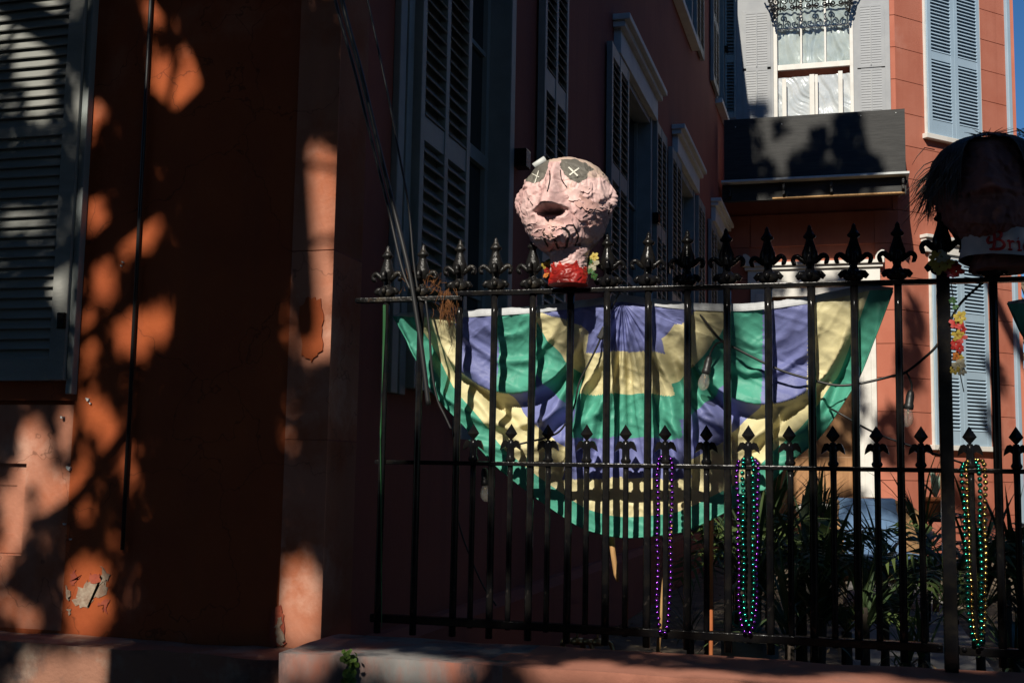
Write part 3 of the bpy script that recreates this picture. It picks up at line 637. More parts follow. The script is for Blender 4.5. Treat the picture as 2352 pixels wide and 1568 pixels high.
def flag_mesh():
    op = [(p.x, p.z) for p in smooth_path([(a, 0, c) for a, c in OUT], 22)]
    vr = [i / 150 for i in range(151)]; NU, NV = len(op), len(vr); V = []; XY = []
    for j, v in enumerate(vr):
        for i, (ox, oy) in enumerate(op):
            u = i / (NU - 1)
            x = CEN[0] + v * (ox - CEN[0]); y = CEN[1] + v * (oy - CEN[1])
            top = max(0, 1 - 5 * min(u, 1 - u))                 # sag along the top edge
            s = abs(x - CEN[0]) / 600; y += top * 34 * math.sin(math.pi * min(1, s * 1.05)) * (1 if x > CEN[0] else .45)
            XY.append((x, y, u, v))
            mid = math.exp(-((u - .5) / .17) ** 2)
            nz = noise.noise(Vector((u * 7, v * 3, 0)))
            pl = math.sin(u * 88 + 2.4 * nz)
            d = .030 * mid * (abs(pl) ** .6 * (1 if pl > 0 else -1)) * (v ** .5) * max(.12, 1 - .95 * v)
            d += .010 * (1 - mid) * math.sin(u * 40 + 5 * v + 3 * nz) * v
            for cx, cy, rx, ry in SWAG:
                e_ = math.hypot((x - cx) / rx, (y - cy) / ry) - 1; up = max(0, min(1, (y - cy) / (ry * .75)))
                wb = .75 + .5 * noise.noise(Vector((x / 70, y / 70, 4)))
                if e_ < 0: d -= .045 * up ** 1.5 * math.exp(-(e_ / .20) ** 2) * wb           # belly of the pocket
                else: d += -.045 * up ** 1.5 * wb * math.exp(-(e_ / .018) ** 2) + .026 * up * math.exp(-((e_ - .10) / .09) ** 2)
                for kk, aa in ((-.33, .020), (-.62, .012), (.34, .022), (.62, .016)):           # smaller folds inside and below
                    d -= aa * max(0, min(1, (y - cy) / 90)) * math.exp(-((e_ - kk + .05 * noise.noise(Vector((x / 60, y / 60, kk * 9)))) / .05) ** 2)
            we = (abs(x - 1430) - 70 - (y - 692) * .20) / 9                       # creases either side of the middle
            fy = max(0, min(1, (y - 760) / 60)) * max(0, min(1, (1120 - y) / 60))
            d += fy * (.030 * math.exp(-((we - 1.5) / 1.6) ** 2) - .022 * math.exp(-((we + 1.2) / 1.6) ** 2))
            for x0_, y0_, x1_, y1_, A_, w2_ in ((1330, 820, 1235, 1010, .022, 14), (1560, 820, 1690, 1010, .026, 14), (1050, 870, 1190, 1010, .018, 12), (1820, 930, 1700, 1040, .018, 12), (1380, 900, 1330, 1090, .014, 11), (1490, 900, 1540, 1080, .014, 11), (1990, 690, 1860, 1000, .018, 13), (930, 740, 1040, 930, .014, 11)):
                lx, ly = x1_ - x0_, y1_ - y0_; LL = math.hypot(lx, ly); tt_ = ((x - x0_) * lx + (y - y0_) * ly) / LL ** 2
                if -.15 < tt_ < 1.15:
                    ds = ((x - x0_) * ly - (y - y0_) * lx) / LL + 8 * noise.noise(Vector((tt_ * 3, x0_, 1))); fa = math.sin(math.pi * (tt_ + .15) / 1.3)
                    d += 1.5 * A_ * fa * (math.exp(-((ds - w2_) / w2_) ** 2) - math.exp(-((ds + w2_ * .6) / w2_) ** 2))
            q1 = x / 60 + .6 * noise.noise(Vector((x / 150, y / 150, 5))); q2 = y / 60
            cre = 1 - abs(noise.noise(Vector((q1 * 1.3 + q2 * .8, q2 * .9 - q1 * .3, 2)))) * 3
            d += .004 * noise.noise(Vector((q1, q2, 1))) - .003 * max(0, cre) ** 2 + .0008 * noise.noise(Vector((q1 * 5, q2 * 4, 7))) - .0036 * max(0, 1 - 5 * abs(noise.noise(Vector((q1 * .7 - q2 * 1.4, q2 * .5, 12))))) - .0015 * max(0, 1 - 6 * abs(noise.noise(Vector((q1 * 2.2 + q2, q2 * 1.7 - q1, 22)))))
            d += .025 * v * math.sin(math.pi * u)                  # lower edge blows back a little
            d += .066 * max(0, min(1, (y - 712) / 150))
            d = max(d, -.018)
            q = PY(x, y, 3.842); V.append((q.x, 3.842 + d, q.z))
    b = MB(); names = ['purple', 'gold', 'green']
    for j in range(NV - 1):
        for i in range(NU - 1):
            k = j * NU + i; a_, c_ = XY[k], XY[k + NU + 1]
            b.f.append((k, k + 1, k + NU + 1, k + NU)); b.sm.append(True)
            b.m.append(flag_col((a_[0] + c_[0]) / 2, (a_[1] + c_[1]) / 2, (a_[2] + c_[2]) / 2, (a_[3] + c_[3]) / 2))
    b.v = V
    top = [V[j * NU] for j in range(NV)][::-1] + [V[j * NU + NU - 1] for j in range(NV)][1:]
    hb = MB(); hv = []
    for i, p in enumerate(top):
        f_ = min(1, min(i, len(top) - 1 - i) / 20); hv += [(p[0], p[1] - .003, p[2] - .002), (p[0], p[1] - .004 + .001 * math.sin(i * .4), p[2] + .004 + .018 * f_), (p[0], p[1] + .002, p[2] + .005 + .018 * f_), (p[0], p[1] + .003, p[2])]
    hb.add(hv, [(4 * i + k, 4 * i + k + 1, 4 * i + 5 + k, 4 * i + 4 + k) for i in range(len(top) - 1) for k in range(3)], 0, True)
    hem = MB(); edge = [V[(NV - 1) * NU + i] for i in range(NU)]; hem.tube([(p[0], p[1] - .002, p[2]) for p in edge[::3]], .0035, 5)
    return b.mesh('cloth', [FAB[n] for n in names]), hb.mesh('header_band', FAB['band']), hem.mesh('hem', FAB['green'])
fm_ = flag_mesh(); fl0 = PY(1430, 690, 3.9)
for i, (dx, lab) in enumerate(((0, 'purple, gold and green fan bunting spread behind the fence'), (PY(2289, 655, 3.9).x - PY(905, 722, 3.9).x, 'corner of a second green edged bunting at the right picture edge'))):
    t_ = thing('fan_bunting', lab, 'bunting', fl0 + Vector((dx, 0, 0)), 'fan buntings on the fence')
    for nme, me in zip(('cloth', 'header_band', 'hem'), fm_): put(nme, me, t_, (dx, 0, 0))
# ------------------------------------------------------------------ papier-mache heads
MASH = mat('pink_papier_mache', (.56, .345, .325), .5, (.68, .48, .45), 9, .38, .62, .35, 70, spec=.4, col3=(.40, .28, .22), s3=7, lo3=.62, hi3=.70)
MASHTAN = mat('tan_papier_mache', (.42, .32, .25), .6, (.50, .36, .31), 12, .4, .6, .4, 70)
MASHDARK = mat('grey_painted_paper', (.095, .088, .075), .6, (.13, .12, .10), 14, .4, .6, .3, 70)
MASHRED = mat('dull_red_papier_mache', (.20, .085, .075), .75, (.13, .055, .05), 12, .4, .6, .4, 70)
BLOOD = mat('red_paint', (.45, .022, .012), .38, (.30, .015, .01), 9, .4, .6, spec=.5)
INK = mat('black_ink', (.012, .010, .010), .6); XWH = mat('cream_paint', (.62, .60, .52), .6)
HW = [(.152, 0), (.148, .045), (.138, .078), (.115, .113), (.08, .140), (.04, .152), (0, .157), (-.03, .154), (-.06, .144), (-.09, .131), (-.115, .117), (-.14, .099), (-.16, .074), (-.176, .042), (-.185, 0)]
def hw(w_):
    for i in range(len(HW) - 1):
        if HW[i][0] >= w_ >= HW[i + 1][0]:
            t = (HW[i][0] - w_) / (HW[i][0] - HW[i + 1][0]); return HW[i][1] + (HW[i + 1][1] - HW[i][1]) * t
    return 0
HF = [(.152, 0), (.149, .04), (.138, .068), (.115, .095), (.08, .118), (.04, .134), (0, .148), (-.05, .164), (-.09, .174), (-.12, .178), (-.145, .175), (-.162, .158), (-.174, .115), (-.181, .06), (-.185, 0)]
def hf(w_):
    return float(np.interp(w_, [a for a, _ in HF[::-1]], [c for _, c in HF[::-1]]))
def head_mesh(seed, nose_x, nose_top, nose_bot, nose_w, nose_p, crumple=1.0, eyes=None, mats=None, na=300, nw=230, cen=Vector()):
    V = []; 
    for j in range(nw + 1):
        ph = math.pi * j / nw; w_ = -.0165 + .1685 * math.cos(ph)
        h = hw(max(-.1849, min(.1519, w_)))
        for i in range(na):
            az = 2 * math.pi * i / na; x = h * math.sin(az); y = -(hf(w_) if math.cos(az) > 0 else h * .92) * math.cos(az)
            V.append([x, y, w_])
    out = []
    for x, y, z in V:
        p = Vector((x, y, z)); n_ = p.normalized() if p.length > 1e-6 else Vector((0, 0, 1))
        sdv = Vector((seed, 0, 0))
        r1 = noise.noise(p * 14 + sdv); r2 = 1 - 2 * abs(noise.noise(p * 22 + sdv)); r3 = 1 - 2 * abs(noise.noise(Vector((p.x * 60, p.y * 60, p.z * 30)) + sdv))
        low = 1 if z < .05 else max(.25, 1 - (z - .05) * 9)
        r5 = max(0, 1 - 7 * abs(noise.noise(p * 13 + sdv * 2))); r6 = max(0, 1 - 8 * abs(noise.noise(Vector((p.x * 34, p.y * 34, p.z * 22)) + sdv * 3)))
        d = .0022 * r1 + crumple * low * (.0042 * max(0, r2) ** 4 + .002 * max(0, r3) ** 3 - .0055 * r5 - .0035 * r6)
        r4 = noise.noise(Vector((p.x * 25 + 9, p.y * 25, p.z * 55)) + sdv)
        if z < -.01: d += .0035 * crumple * r4
        q = p + n_ * d
        if y < 0:
            # nose
            t = (nose_top - z) / (nose_top - nose_bot)
            if 0 <= t <= 1.25:
                tt = min(t, 1.0); wd = nose_w * (.36 + .64 * tt ** 1.6); pr_ = nose_p * (.22 + .78 * tt ** 1.1)
                k = math.exp(-abs((x - nose_x) / wd) ** 2.6 * 1.3)
                nost = .45 * math.exp(-((abs(x - nose_x) - wd * .95) / (wd * .4)) ** 2) * (tt ** 4)
                fall = 1 if t <= 1 else max(0, 1 - (t - 1) / .05)
                q += Vector((0, -1, 0)) * pr_ * max(k, nost) * fall
            if seed < 5 and -.080 < z < nose_bot + .004:                       # hollow added under the nose to deepen its shadow
                hz = (nose_bot + .004 - z) / (nose_bot + .084); q.y += .056 * math.sin(math.pi * min(1, hz ** .55)) * math.exp(-(abs(x - nose_x - .002) / .038) ** 4)
            q.y += -.012 * math.exp(-((z + .145) / .022) ** 2) * math.exp(-((x - nose_x * .6) / .05) ** 2)       # muzzle
            q.y += .012 * sum(math.exp(-(((x - ex) / .04) ** 2 + ((z - .092) / .028) ** 2)) for ex in (-.094, .041))
        for s in (-1, 1):                                      # ears
            k = math.exp(-(((z - .01) / .035) ** 2) - ((y + .01) / .022) ** 2)
            if x * s > .1: q.x += s * .022 * k
        out.append(q)
    F = [(j * na + i, j * na + (i + 1) % na, (j + 1) * na + (i + 1) % na, (j + 1) * na + i) for j in range(nw) for i in range(na)]
    b = MB(); b.v = [tuple(v) for v in out]; b.f = F; b.sm = [True] * len(F); b.m = [0] * len(F)
    def inside(px, pz, P):
        c = False
        for i in range(len(P)):
            (x1, z1), (x2, z2) = P[i], P[i - 1]
            if (z1 > pz) != (z2 > pz) and px < (x2 - x1) * (pz - z1) / (z2 - z1) + x1: c = not c
        return c
    for fi, f in enumerate(F):
        c = sum((Vector(b.v[k]) for k in f), Vector()) / 4
        jx = .004 * noise.noise(c * 60); jz = .004 * noise.noise(c * 60 + Vector((9, 0, 0)))
        cw_ = np.array([c + cen]); pxx, pyy = proj(cw_)
        if c.y < .02 and eyes and any(inside(pxx[0] + jx * 700, pyy[0] + jz * 700, P) for P in eyes): b.m[fi] = 1
        elif c.z > .118 + .012 * noise.noise(c * 20) or (c.x > .085 and c.z > .06 + .02 * noise.noise(c * 18)): b.m[fi] = 2
        elif c.y > -.01 and c.z > .03: b.m[fi] = 2
    me = b.mesh('head', mats)
    return me, BVHTree.FromPolygons(b.v, b.f)
SC1 = 737.0
def hd(x, y): return (x, y)
def ribbon(bvh, pts, wd, name, m, parent, loc, lift=.0025, rz=0):
    """a painted stroke lying on the surface, pts in head x,z"""
    P = [(p.x, p.z) for p in smooth_path([(a, 0, c) for a, c in pts], 6)]; b = MB(); vs = []
    for i, (x, z) in enumerate(P):
        a = P[max(i - 1, 0)]; c = P[min(i + 1, len(P) - 1)]; dx, dz = c[0] - a[0], c[1] - a[1]; L = math.hypot(dx, dz) or 1
        wv = wd * SC1 * (.75 + .35 * noise.noise(Vector((i * .7, x * .07, 3))))
        for s in (-1, 1):
            qx, qz = x - s * dz / L * wv / 2, z + s * dx / L * wv / 2
            dr = Vector(ray(qx, qz)).normalized(); h = bvh.ray_cast(Vector(EYE) - loc, dr)[0]
            vs.append((h if h else Vector(PY(qx, qz, YF - .14)) - loc) - dr * lift)
    b.add(vs, [(2 * i, 2 * i + 1, 2 * i + 3, 2 * i + 2) for i in range(len(P) - 1)])
    return b.build(name, m, parent, local=True)
h1c = PY(1300, 468, YF); 
eyeL = [hd(*p) for p in ((1288 - 18, 365), (1262, 366), (1258, 385), (1250, 410), (1235, 420), (1210, 418), (1200, 400), (1215, 385), (1240, 372))]
eyeR = [hd(*p) for p in ((1290, 367), (1320, 366), (1345, 375), (1364, 388), (1352, 396), (1346, 412), (1328, 422), (1310, 412), (1295, 400), (1286, 380))]
me1, bvh1 = head_mesh(3.1, -.014, .118, -.048, .042, .078, 1.0, [eyeL, eyeR], [MASH, MASHDARK, MASHTAN], cen=h1c)
head1 = thing('papier_mache_head', 'pink papier-mache head with crossed-out eyes, sunlit above the fence', 'prop head', h1c, 'papier-mache heads on the fence')
ho = put('head', me1, head1, h1c)
for pts, wd in (([(1306, 384), (1327, 404)], .006), ([(1330, 386), (1308, 402)], .006), ([(1237, 392), (1228, 421)], .0035), ([(1222, 399), (1238, 407)], .004)):
    ribbon(bvh1, [hd(*p) for p in pts], wd, 'cross_mark', XWH, ho, h1c, .004)
for pts, wd in (([(1267, 530), (1288, 521), (1307, 535), (1303, 558), (1299, 571), (1283, 571), (1276, 556), (1265, 533)], .009), ([(1251, 517), (1249, 545), (1259, 567)], .006), ([(1315, 513), (1328, 540), (1321, 567)], .006),
                ([(1338, 500), (1365, 482), (1385, 472)], .0045), ([(1262, 392), (1263, 412), (1257, 440)], .005), ([(1287, 390), (1290, 412), (1302, 430)], .004), ([(1212, 455), (1224, 472)], .004), ([(1405, 470), (1398, 490), (1402, 505)], .005)):
    ribbon(bvh1, [hd(*p) for p in pts], wd, 'ink_line', INK, ho, h1c, .003)
STRIP = [mat('paper_strip_' + str(k), c, .55, tuple(v * 1.12 for v in c), 12, .4, .6, .4, 80, spec=.35) for k, c in enumerate(((.50, .30, .28), (.62, .42, .39), (.54, .33, .29)))]
rr = random.Random(21)
for k in range(34):                                            # torn paper laid over the face, edges lifting
    px_, py_ = rr.uniform(1205, 1395), rr.uniform(425, 560)
    if 1232 < px_ < 1318 and 370 < py_ < 500: continue
    w2, h2 = rr.uniform(9, 24), rr.uniform(6, 13); an = rr.uniform(-.7, .7); b = MB(); vs = []; okk = True; NX = 7
    for j in range(4):
        for i in range(NX):
            a, c = (i / (NX - 1) - .5) * 2 * w2, (j / 3 - .5) * 2 * h2
            if i in (0, NX - 1) or j in (0, 3): a += rr.uniform(-3, 3); c += rr.uniform(-2.5, 2.5)
            qx, qy = px_ + a * math.cos(an) - c * math.sin(an), py_ + a * math.sin(an) + c * math.cos(an)
            dr = Vector(ray(qx, qy)).normalized(); h = bvh1.ray_cast(Vector(EYE) - h1c, dr)[0]
            if h is None: okk = False; break
            vs.append(h - dr * (.0018 + (rr.uniform(.001, .0055) if j in (0, 3) else 0)))
        if not okk: break
    if okk: b.add(vs, [(j * NX + i, j * NX + i + 1, (j + 1) * NX + i + 1, (j + 1) * NX + i) for j in range(3) for i in range(NX - 1)], 0, True).build('paper_strip', rr.choice(STRIP), ho, local=True)
def neck(cx0, x0, x1, y0, y1, m1, m2, parent, seed, split=.5, dy_=.0):
    a = PY(x0, y1, YF - dy_); b_ = PY(x1, y0, YF - dy_); r = (b_.x - a.x) / 2; c = Vector(((a.x + b_.x) / 2, YF - dy_, a.z)); h = b_.z - a.z; n = 110; N = 70; vs = []; b = MB()
    for j in range(N + 1):
        for i in range(n):
            th = 2 * math.pi * i / n; p = Vector((math.cos(th) * 3, math.sin(th) * 3, j * .11 + seed)); rr = r * (1 + .07 * noise.noise(p * .5) + .035 * (1 - 2 * abs(noise.noise(p * 1.3))) - .05 * max(0, 1 - 5 * abs(noise.noise(p * .6)))) * (1 + .05 * math.cos(j / N * 6))
            vs.append((rr * math.cos(th), rr * math.sin(th) * .95, h * j / N))
    for j in range(N):
        for i in range(n):
            lim = split + .30 * noise.noise(Vector((math.cos(i / n * 6.283) * 2, math.sin(i / n * 6.283) * 2, seed))) + .14 * noise.noise(Vector((math.cos(i / n * 6.283) * 5, math.sin(i / n * 6.283) * 5, seed)))
            b.f.append((j * n + i, j * n + (i + 1) % n, (j + 1) * n + (i + 1) % n, (j + 1) * n + i)); b.m.append(1 if j / N < lim else 0); b.sm.append(True)
    b.v = vs; b.f.append(tuple(range(n))[::-1]); b.m.append(1); b.sm.append(False)
    return b.build('neck', [m1, m2], parent, c)
neck(0, 1264, 1349, 572, 656, MASH, BLOOD, head1, 1.0, .52, .05)
tp = PY(1240, 374, YF); MB().tube([tp + Vector((-.02, .0, -.012)), tp + Vector((.016, .01, .014))], .012, 12).build('tape_roll', M['hoodp'], head1)
# wooden stake that carries it
b = MB(); st = [PY(1403, 1200, 3.99), PY(1407, 1260, 3.98), PY(1415, 1318, 3.97), PY(1419, 1335, 3.97)]; b.tube(st, [.011, .010, .009, .005], 7)
tag(b.build('wooden_stick', M['wood']), 'short peeled wooden stick hanging below the fan bunting', 'stick')

# second head, in shade, with a wig and a lettered sash
h2c = PY(2268, 432, YF - .01)
me2, bvh2 = head_mesh(8.4, -.012, .12, -.045, .045, .05, 1.3, None, [MASHRED, MASHDARK, MASHRED], 160, 120)
head2 = thing('papier_mache_head', 'shaded papier-mache head with a dark wig and white lettered collar at right', 'prop head', h2c, 'papier-mache heads on the fence')
h2o = put('head', me2, head2, h2c, sc=(1.0, 1.0, 1.0))
HAIR = mat('dark_wig_hair', (.05, .038, .032), .4, (.085, .066, .055), 30, .4, .6, spec=.6)
hb = MB(); rr = random.Random(4)
cap = []                                                      # wig cap over the crown and the back
for j in range(14):
    
    for i in range(40):
        az = 2 * math.pi * i / 40; ph = .02 + (1.45 - 1.05 * max(0, math.cos(az)) ** 1.5) * j / 13; z = .158 * math.cos(ph) + .004; h = hw(max(-.149, min(.151, z - .006))) + .012
        cap.append((h * math.sin(az), -h * .93 * math.cos(az), z))
hb.add(cap, [(j * 40 + i, j * 40 + (i + 1) % 40, (j + 1) * 40 + (i + 1) % 40, (j + 1) * 40 + i) for j in range(13) for i in range(40)], 0, True)
for k in range(900):
    az = rr.uniform(.55, 2 * math.pi - .55) if k > 60 else rr.uniform(-.5, .5)
    if k <= 60: L = rr.uniform(.05, .12); 
    else: L = rr.uniform(.24, .345) * (1 if abs(math.sin(az)) > .4 else 1.1)
    P = []; nS = 8; dr = rr.uniform(-.04, .04); fl = rr.uniform(.0, .02) if rr.random() < .75 else rr.uniform(.03, .10)
    side_ = math.sin(az)
    for i in range(nS):
        t = i / (nS - 1); a_ = t * L
        ph = min(1.75, a_ / .155); z = .162 * math.cos(ph) if ph < 1.57 else -(a_ - .243) * 1.0
        r_ = (hw(max(-.10, min(.151, z))) if z > -.02 else .150) + .014 + rr.uniform(0, .004) + fl * max(0, t - .72) * 3.4
        P.append((r_ * math.sin(az + dr * t), -r_ * .93 * math.cos(az + dr * t), z + .004))
    hb.tube(P, [.0022] * 3 + [.002] * 3 + [.0012, .0004], 4, cap=False)
for k in range(16):                                            # fly-away strands
    az = rr.choice((-1, 1)) * rr.uniform(1.2, 1.9); z0 = rr.uniform(-.09, .14); r0 = .15; dx = math.sin(az)
    hb.tube([(r0 * dx, -r0 * math.cos(az), z0), ((r0 + .03) * dx, -r0 * math.cos(az), z0 - .012 + .02 * (z0 > .1)), ((r0 + .055) * dx, -r0 * math.cos(az), z0 - .04 + .02 * (z0 > .1)), ((r0 + .07) * dx, -r0 * math.cos(az), z0 - .075 + .03 * (z0 > .1))], [.0016, .0016, .001, .0005], 4)
hb.build('hair', HAIR, head2, h2c)
neck(0, 2232, 2375, 488, 625, MASHRED, MASHRED, head2, 5.0, .3)
# collar band with red script lettering
CRM = mat('white_sash', (.50, .46, .46), .6, (.42, .38, .38), 8, .4, .6, .2, 60)
cc = PY(2310, 568, YF - .03); RX = .132; b = MB(); n = 64
def band_pt(th, v): return ((RX + .006 * noise.noise(Vector((th * 2, v * 3, 0))) - .012 * v) * math.sin(th), -(RX - .012 * v) * 1.0 * math.cos(th), -.045 + .085 * v + .012 * math.sin(th * 1.2) * -1)
vs = [band_pt(2 * math.pi * i / n - math.pi, j / 6) for j in range(7) for i in range(n)]
b.add(vs, [(j * n + i, j * n + (i + 1) % n, (j + 1) * n + (i + 1) % n, (j + 1) * n + i) for j in range(6) for i in range(n)], 0, True)
col_o = b.build('collar', CRM, head2, cc)
LET = {'B': [[(.1, .72), (.0, .5), (.1, .36), (.28, .42)], [(.18, .95), (.32, .92), (.36, .5), (.30, .05), (.14, .03)], [(.20, 1.0), (.45, 1.02), (.66, .88), (.60, .64), (.36, .54)], [(.36, .54), (.66, .50), (.80, .28), (.66, .06), (.38, .02), (.2, .05)]],
       'r': [[(.0, .46), (.10, .48), (.12, .04)], [(.12, .34), (.22, .48), (.32, .44)], [(.02, .03), (.22, .03)]], 'i': [[(.0, .46), (.10, .48), (.11, .04)], [(.02, .03), (.20, .03)], [(.08, .68), (.11, .66)]], 'd': [[(.40, .42), (.22, .5), (.05, .34), (.07, .10), (.24, .02), (.40, .12)], [(.30, .96), (.42, .98), (.43, .06)]]}
LRED = mat('red_lettering', (.42, .02, .02), .5)
b = MB(); cur = 0
for ch, adv in (('B', .92), ('r', .42), ('i', .30), ('d', .5)):
    for stt in LET[ch]:
        P = []
        for p in smooth_path([(a, 0, c) for a, c in stt], 5):
            th = -.52 + (cur + p.x) * .47; v = .14 + p.z * .66; q = Vector(band_pt(th, v)); nrm = Vector((math.sin(th), -math.cos(th), 0)); P.append(q + nrm * .0015)
        wdt = .0042 if ch == 'B' else .0032
        b.tube(P, [wdt * (.6 + .5 * math.sin(math.pi * (k + .5) / len(P))) for k in range(len(P))], 6)
    cur += adv
b.build('lettering', LRED, col_o, local=True)
# ------------------------------------------------------------------ bead necklaces
def bead_mat(n, c): return mat(n, c, .16, metal=1.0, spec=.6)
BM = dict(purple=bead_mat('purple_bead', (.17, .035, .30)), green=bead_mat('green_bead', (.02, .26, .17)), gold=bead_mat('gold_bead', (.62, .38, .10)))
bm_ = bmesh.new(); bmesh.ops.create_uvsphere(bm_, u_segments=10, v_segments=7, radius=.0074)
BME = {}
for k in BM:
    me = bpy.data.meshes.new('bead'); bm_.to_mesh(me); me.materials.append(BM[k]); me.polygons.foreach_set('use_smooth', [True] * len(me.polygons)); BME[k] = me
bm_.free()
def necklace(label, color, left, right, y_top, y_bot, xb, Yn=YF - .028, pitch=.0188):
    """left, right: picture x of the strands at top; hangs from the spear finial"""
    (lx0, lx1), (rx0, rx1) = left, right
    yj = y_bot - 28; P = [((lx0 + rx0) / 2, y_top - 4, YF + .022), (lx0 + 4, y_top, YF - .005), (lx0, y_top + 22, Yn)]
    for k in range(1, 8): P.append((lx0 + (lx1 - lx0) * k / 8 + 1.5 * math.sin(k * 2.1 + lx0), y_top + (yj - y_top) * k / 8, Yn))
    P += [(lx1 + (xb - lx1) * .35, yj + 12, Yn), (xb, y_bot, Yn), (rx1 + (xb - rx1) * .35, yj + 12, Yn)]
    for k in range(7, 0, -1): P.append((rx0 + (rx1 - rx0) * k / 8 + 1.5 * math.sin(k * 1.7 + rx0), y_top + (yj - y_top) * k / 8, Yn))
    P += [(rx0, y_top + 22, Yn), (rx0 - 4, y_top, YF - .005), ((lx0 + rx0) / 2, y_top - 4, YF + .022)]
    path = smooth_path([PY(*p) for p in P], 10)
    t_ = thing('bead_necklace', label, 'necklace', path[0], 'bead necklaces hung on the fence')
    MB().tube(path, .0009, 4, cap=False).build('string', M['wire'], t_)
    acc = 0.0; nxt = 0.0
    for i in range(len(path) - 1):
        d = (path[i + 1] - path[i]).length
        while nxt <= acc + d:
            q = path[i].lerp(path[i + 1], (nxt - acc) / max(d, 1e-9)); put('bead', BME[color], t_, q); nxt += pitch * random.uniform(.93, 1.07)
        acc += d
necklace('purple bead necklace hanging alone on the fence below the bunting', 'purple', (1511, 1510), (1544, 1538), 1052, 1455, 1523)
necklace('purple bead necklace hung together with a green one', 'purple', (1693, 1699), (1742, 1736), 1060, 1455, 1717, YF - .030)
necklace('green bead necklace hung together with a purple one', 'green', (1706, 1709), (1731, 1730), 1052, 1436, 1719, YF - .042)
necklace('gold bead necklace hung beside the fence post', 'gold', (2219, 2234), (2262, 2264), 1060, 1472, 2248, YF - .030)
necklace('green bead necklace hung with the gold one near the post', 'green', (2209, 2228), (2249, 2256), 1066, 1482, 2250, YF - .044)
# ------------------------------------------------------------------ string lights, wires and cables
YC = 3.845
def path_px(P, Y): return smooth_path([PY(p[0], p[1], p[2] if len(p) > 2 else Y) for p in P], 6)
sgl = thing('string_lights', 'black festoon cord with clear bulbs strung along the fence', 'string lights', PY(2263, 650, YC))
MB().tube(path_px([(2263, 645, 3.80), (2240, 664), (2200, 705), (2157, 786), (2120, 824), (2081, 854), (2054, 862), (1972, 881), (1916, 884), (1856, 869), (1804, 854), (1757, 834), (1682, 796), (1660, 784), (1642, 766), (1592, 701), (1570, 672), (1555, 655, 3.80)], YC), .0042, 7).build('cord', M['wire'], sgl)
def lamp(drop, sock, axis):
    MB().tube(path_px(drop, YC), .0035, 6).build('cord', M['wire'], sgl)
    p = PY(*sock, YC); q = Vector(axis).normalized().to_track_quat('Z', 'Y').to_euler()
    s = MB().lathe([(.004, -.012), (.009, -.008), (.011, 0), (.0125, .006), (.0125, .030), (.0145, .032), (.0145, .045), (.013, .047)], 14).mesh('socket', M['wire'])
    so_ = put('socket', s, sgl, p, rot=q)
    MB().lathe([(.011, .040), (.0115, .05), (.016, .062), (.0185, .075), (.0175, .086), (.012, .096), (.004, .101)], 16).build('bulb', M['bulbglass'], so_, local=True)
    MB().tube([(-.004, 0, .047), (-.006, 0, .072), (0, 0, .078), (.006, 0, .072), (.004, 0, .047)], .0008, 4).lathe([(.004, .045), (.003, .062), (.001, .064)], 8).build('filament', M['bulb_metal'], so_, local=True)
lamp([(2081, 854), (2088, 866), (2094, 884), (2093, 899)], (2091, 905), (-.14, 0, -1))
lamp([(1660, 784), (1645, 790), (1634, 806), (1630, 818)], (1628, 826), (-.22, 0, -1))
lamp([(1117, 1075), (1113, 1082), (1112, 1086)], (1113, 1082), (.08, 0, -1))
tag(MB().tube(path_px([(1905, 938, 3.92), (1923, 946), (2006, 992), (2096, 1025), (2160, 1046), (2211, 1063), (2260, 1078, 3.80)], 3.85), .0032, 6).build('wire', M['wire']), 'thin black wire sloping down to the right under the bunting corner', 'wire')
ex = thing('extension_lead', 'black lead with a plug dangling in front of the bunting middle', 'lead', PY(1400, 690, 3.84))
MB().tube(path_px([(1425, 668, 3.80), (1402, 715), (1388, 752), (1374, 790), (1352, 835), (1330, 880), (1318, 935), (1290, 985), (1262, 1002), (1225, 1012), (1190, 1020)], 3.835), .0035, 6).build('cord', M['wire'], ex)
pq = PY(1384, 765, 3.835); MB().box((-.010, -.008, -.022), (.010, .008, .022), bev=.004).build('plug', M['wire'], ex, pq).rotation_euler = (0, R(28), 0)
for lab, P, r_, Y in (('thick black cable running down the house corner to the fence', [(762, -120), (790, 20), (830, 170), (868, 330), (905, 480), (938, 615), (958, 730), (972, 830), (984, 930)], .0085, 3.742),
                      ('middle black cable beside the thick one at the house corner', [(748, -120), (772, 10), (815, 165), (855, 330), (890, 470), (922, 610), (942, 665)], .0055, 3.75),
                      ('thin black cable farthest to the right at the house corner', [(815, -120), (844, 0), (888, 205), (915, 345), (938, 470), (950, 600), (960, 670)], .004, 3.752),
                      ('black cable curving below the bunting left edge', [(978, 690), (986, 760), (992, 850), (1004, 915), (1022, 955), (1036, 985)], .0042, 3.765),
                      ('thin bare wire slanting through the dark lower left of the fence', [(1040, 1150), (1062, 1230), (1085, 1290), (1110, 1345), (1140, 1390)], .003, 3.99)):
    tag(MB().tube(path_px(P, Y), r_, 7).build('cable', M['wire']), lab, 'cable')
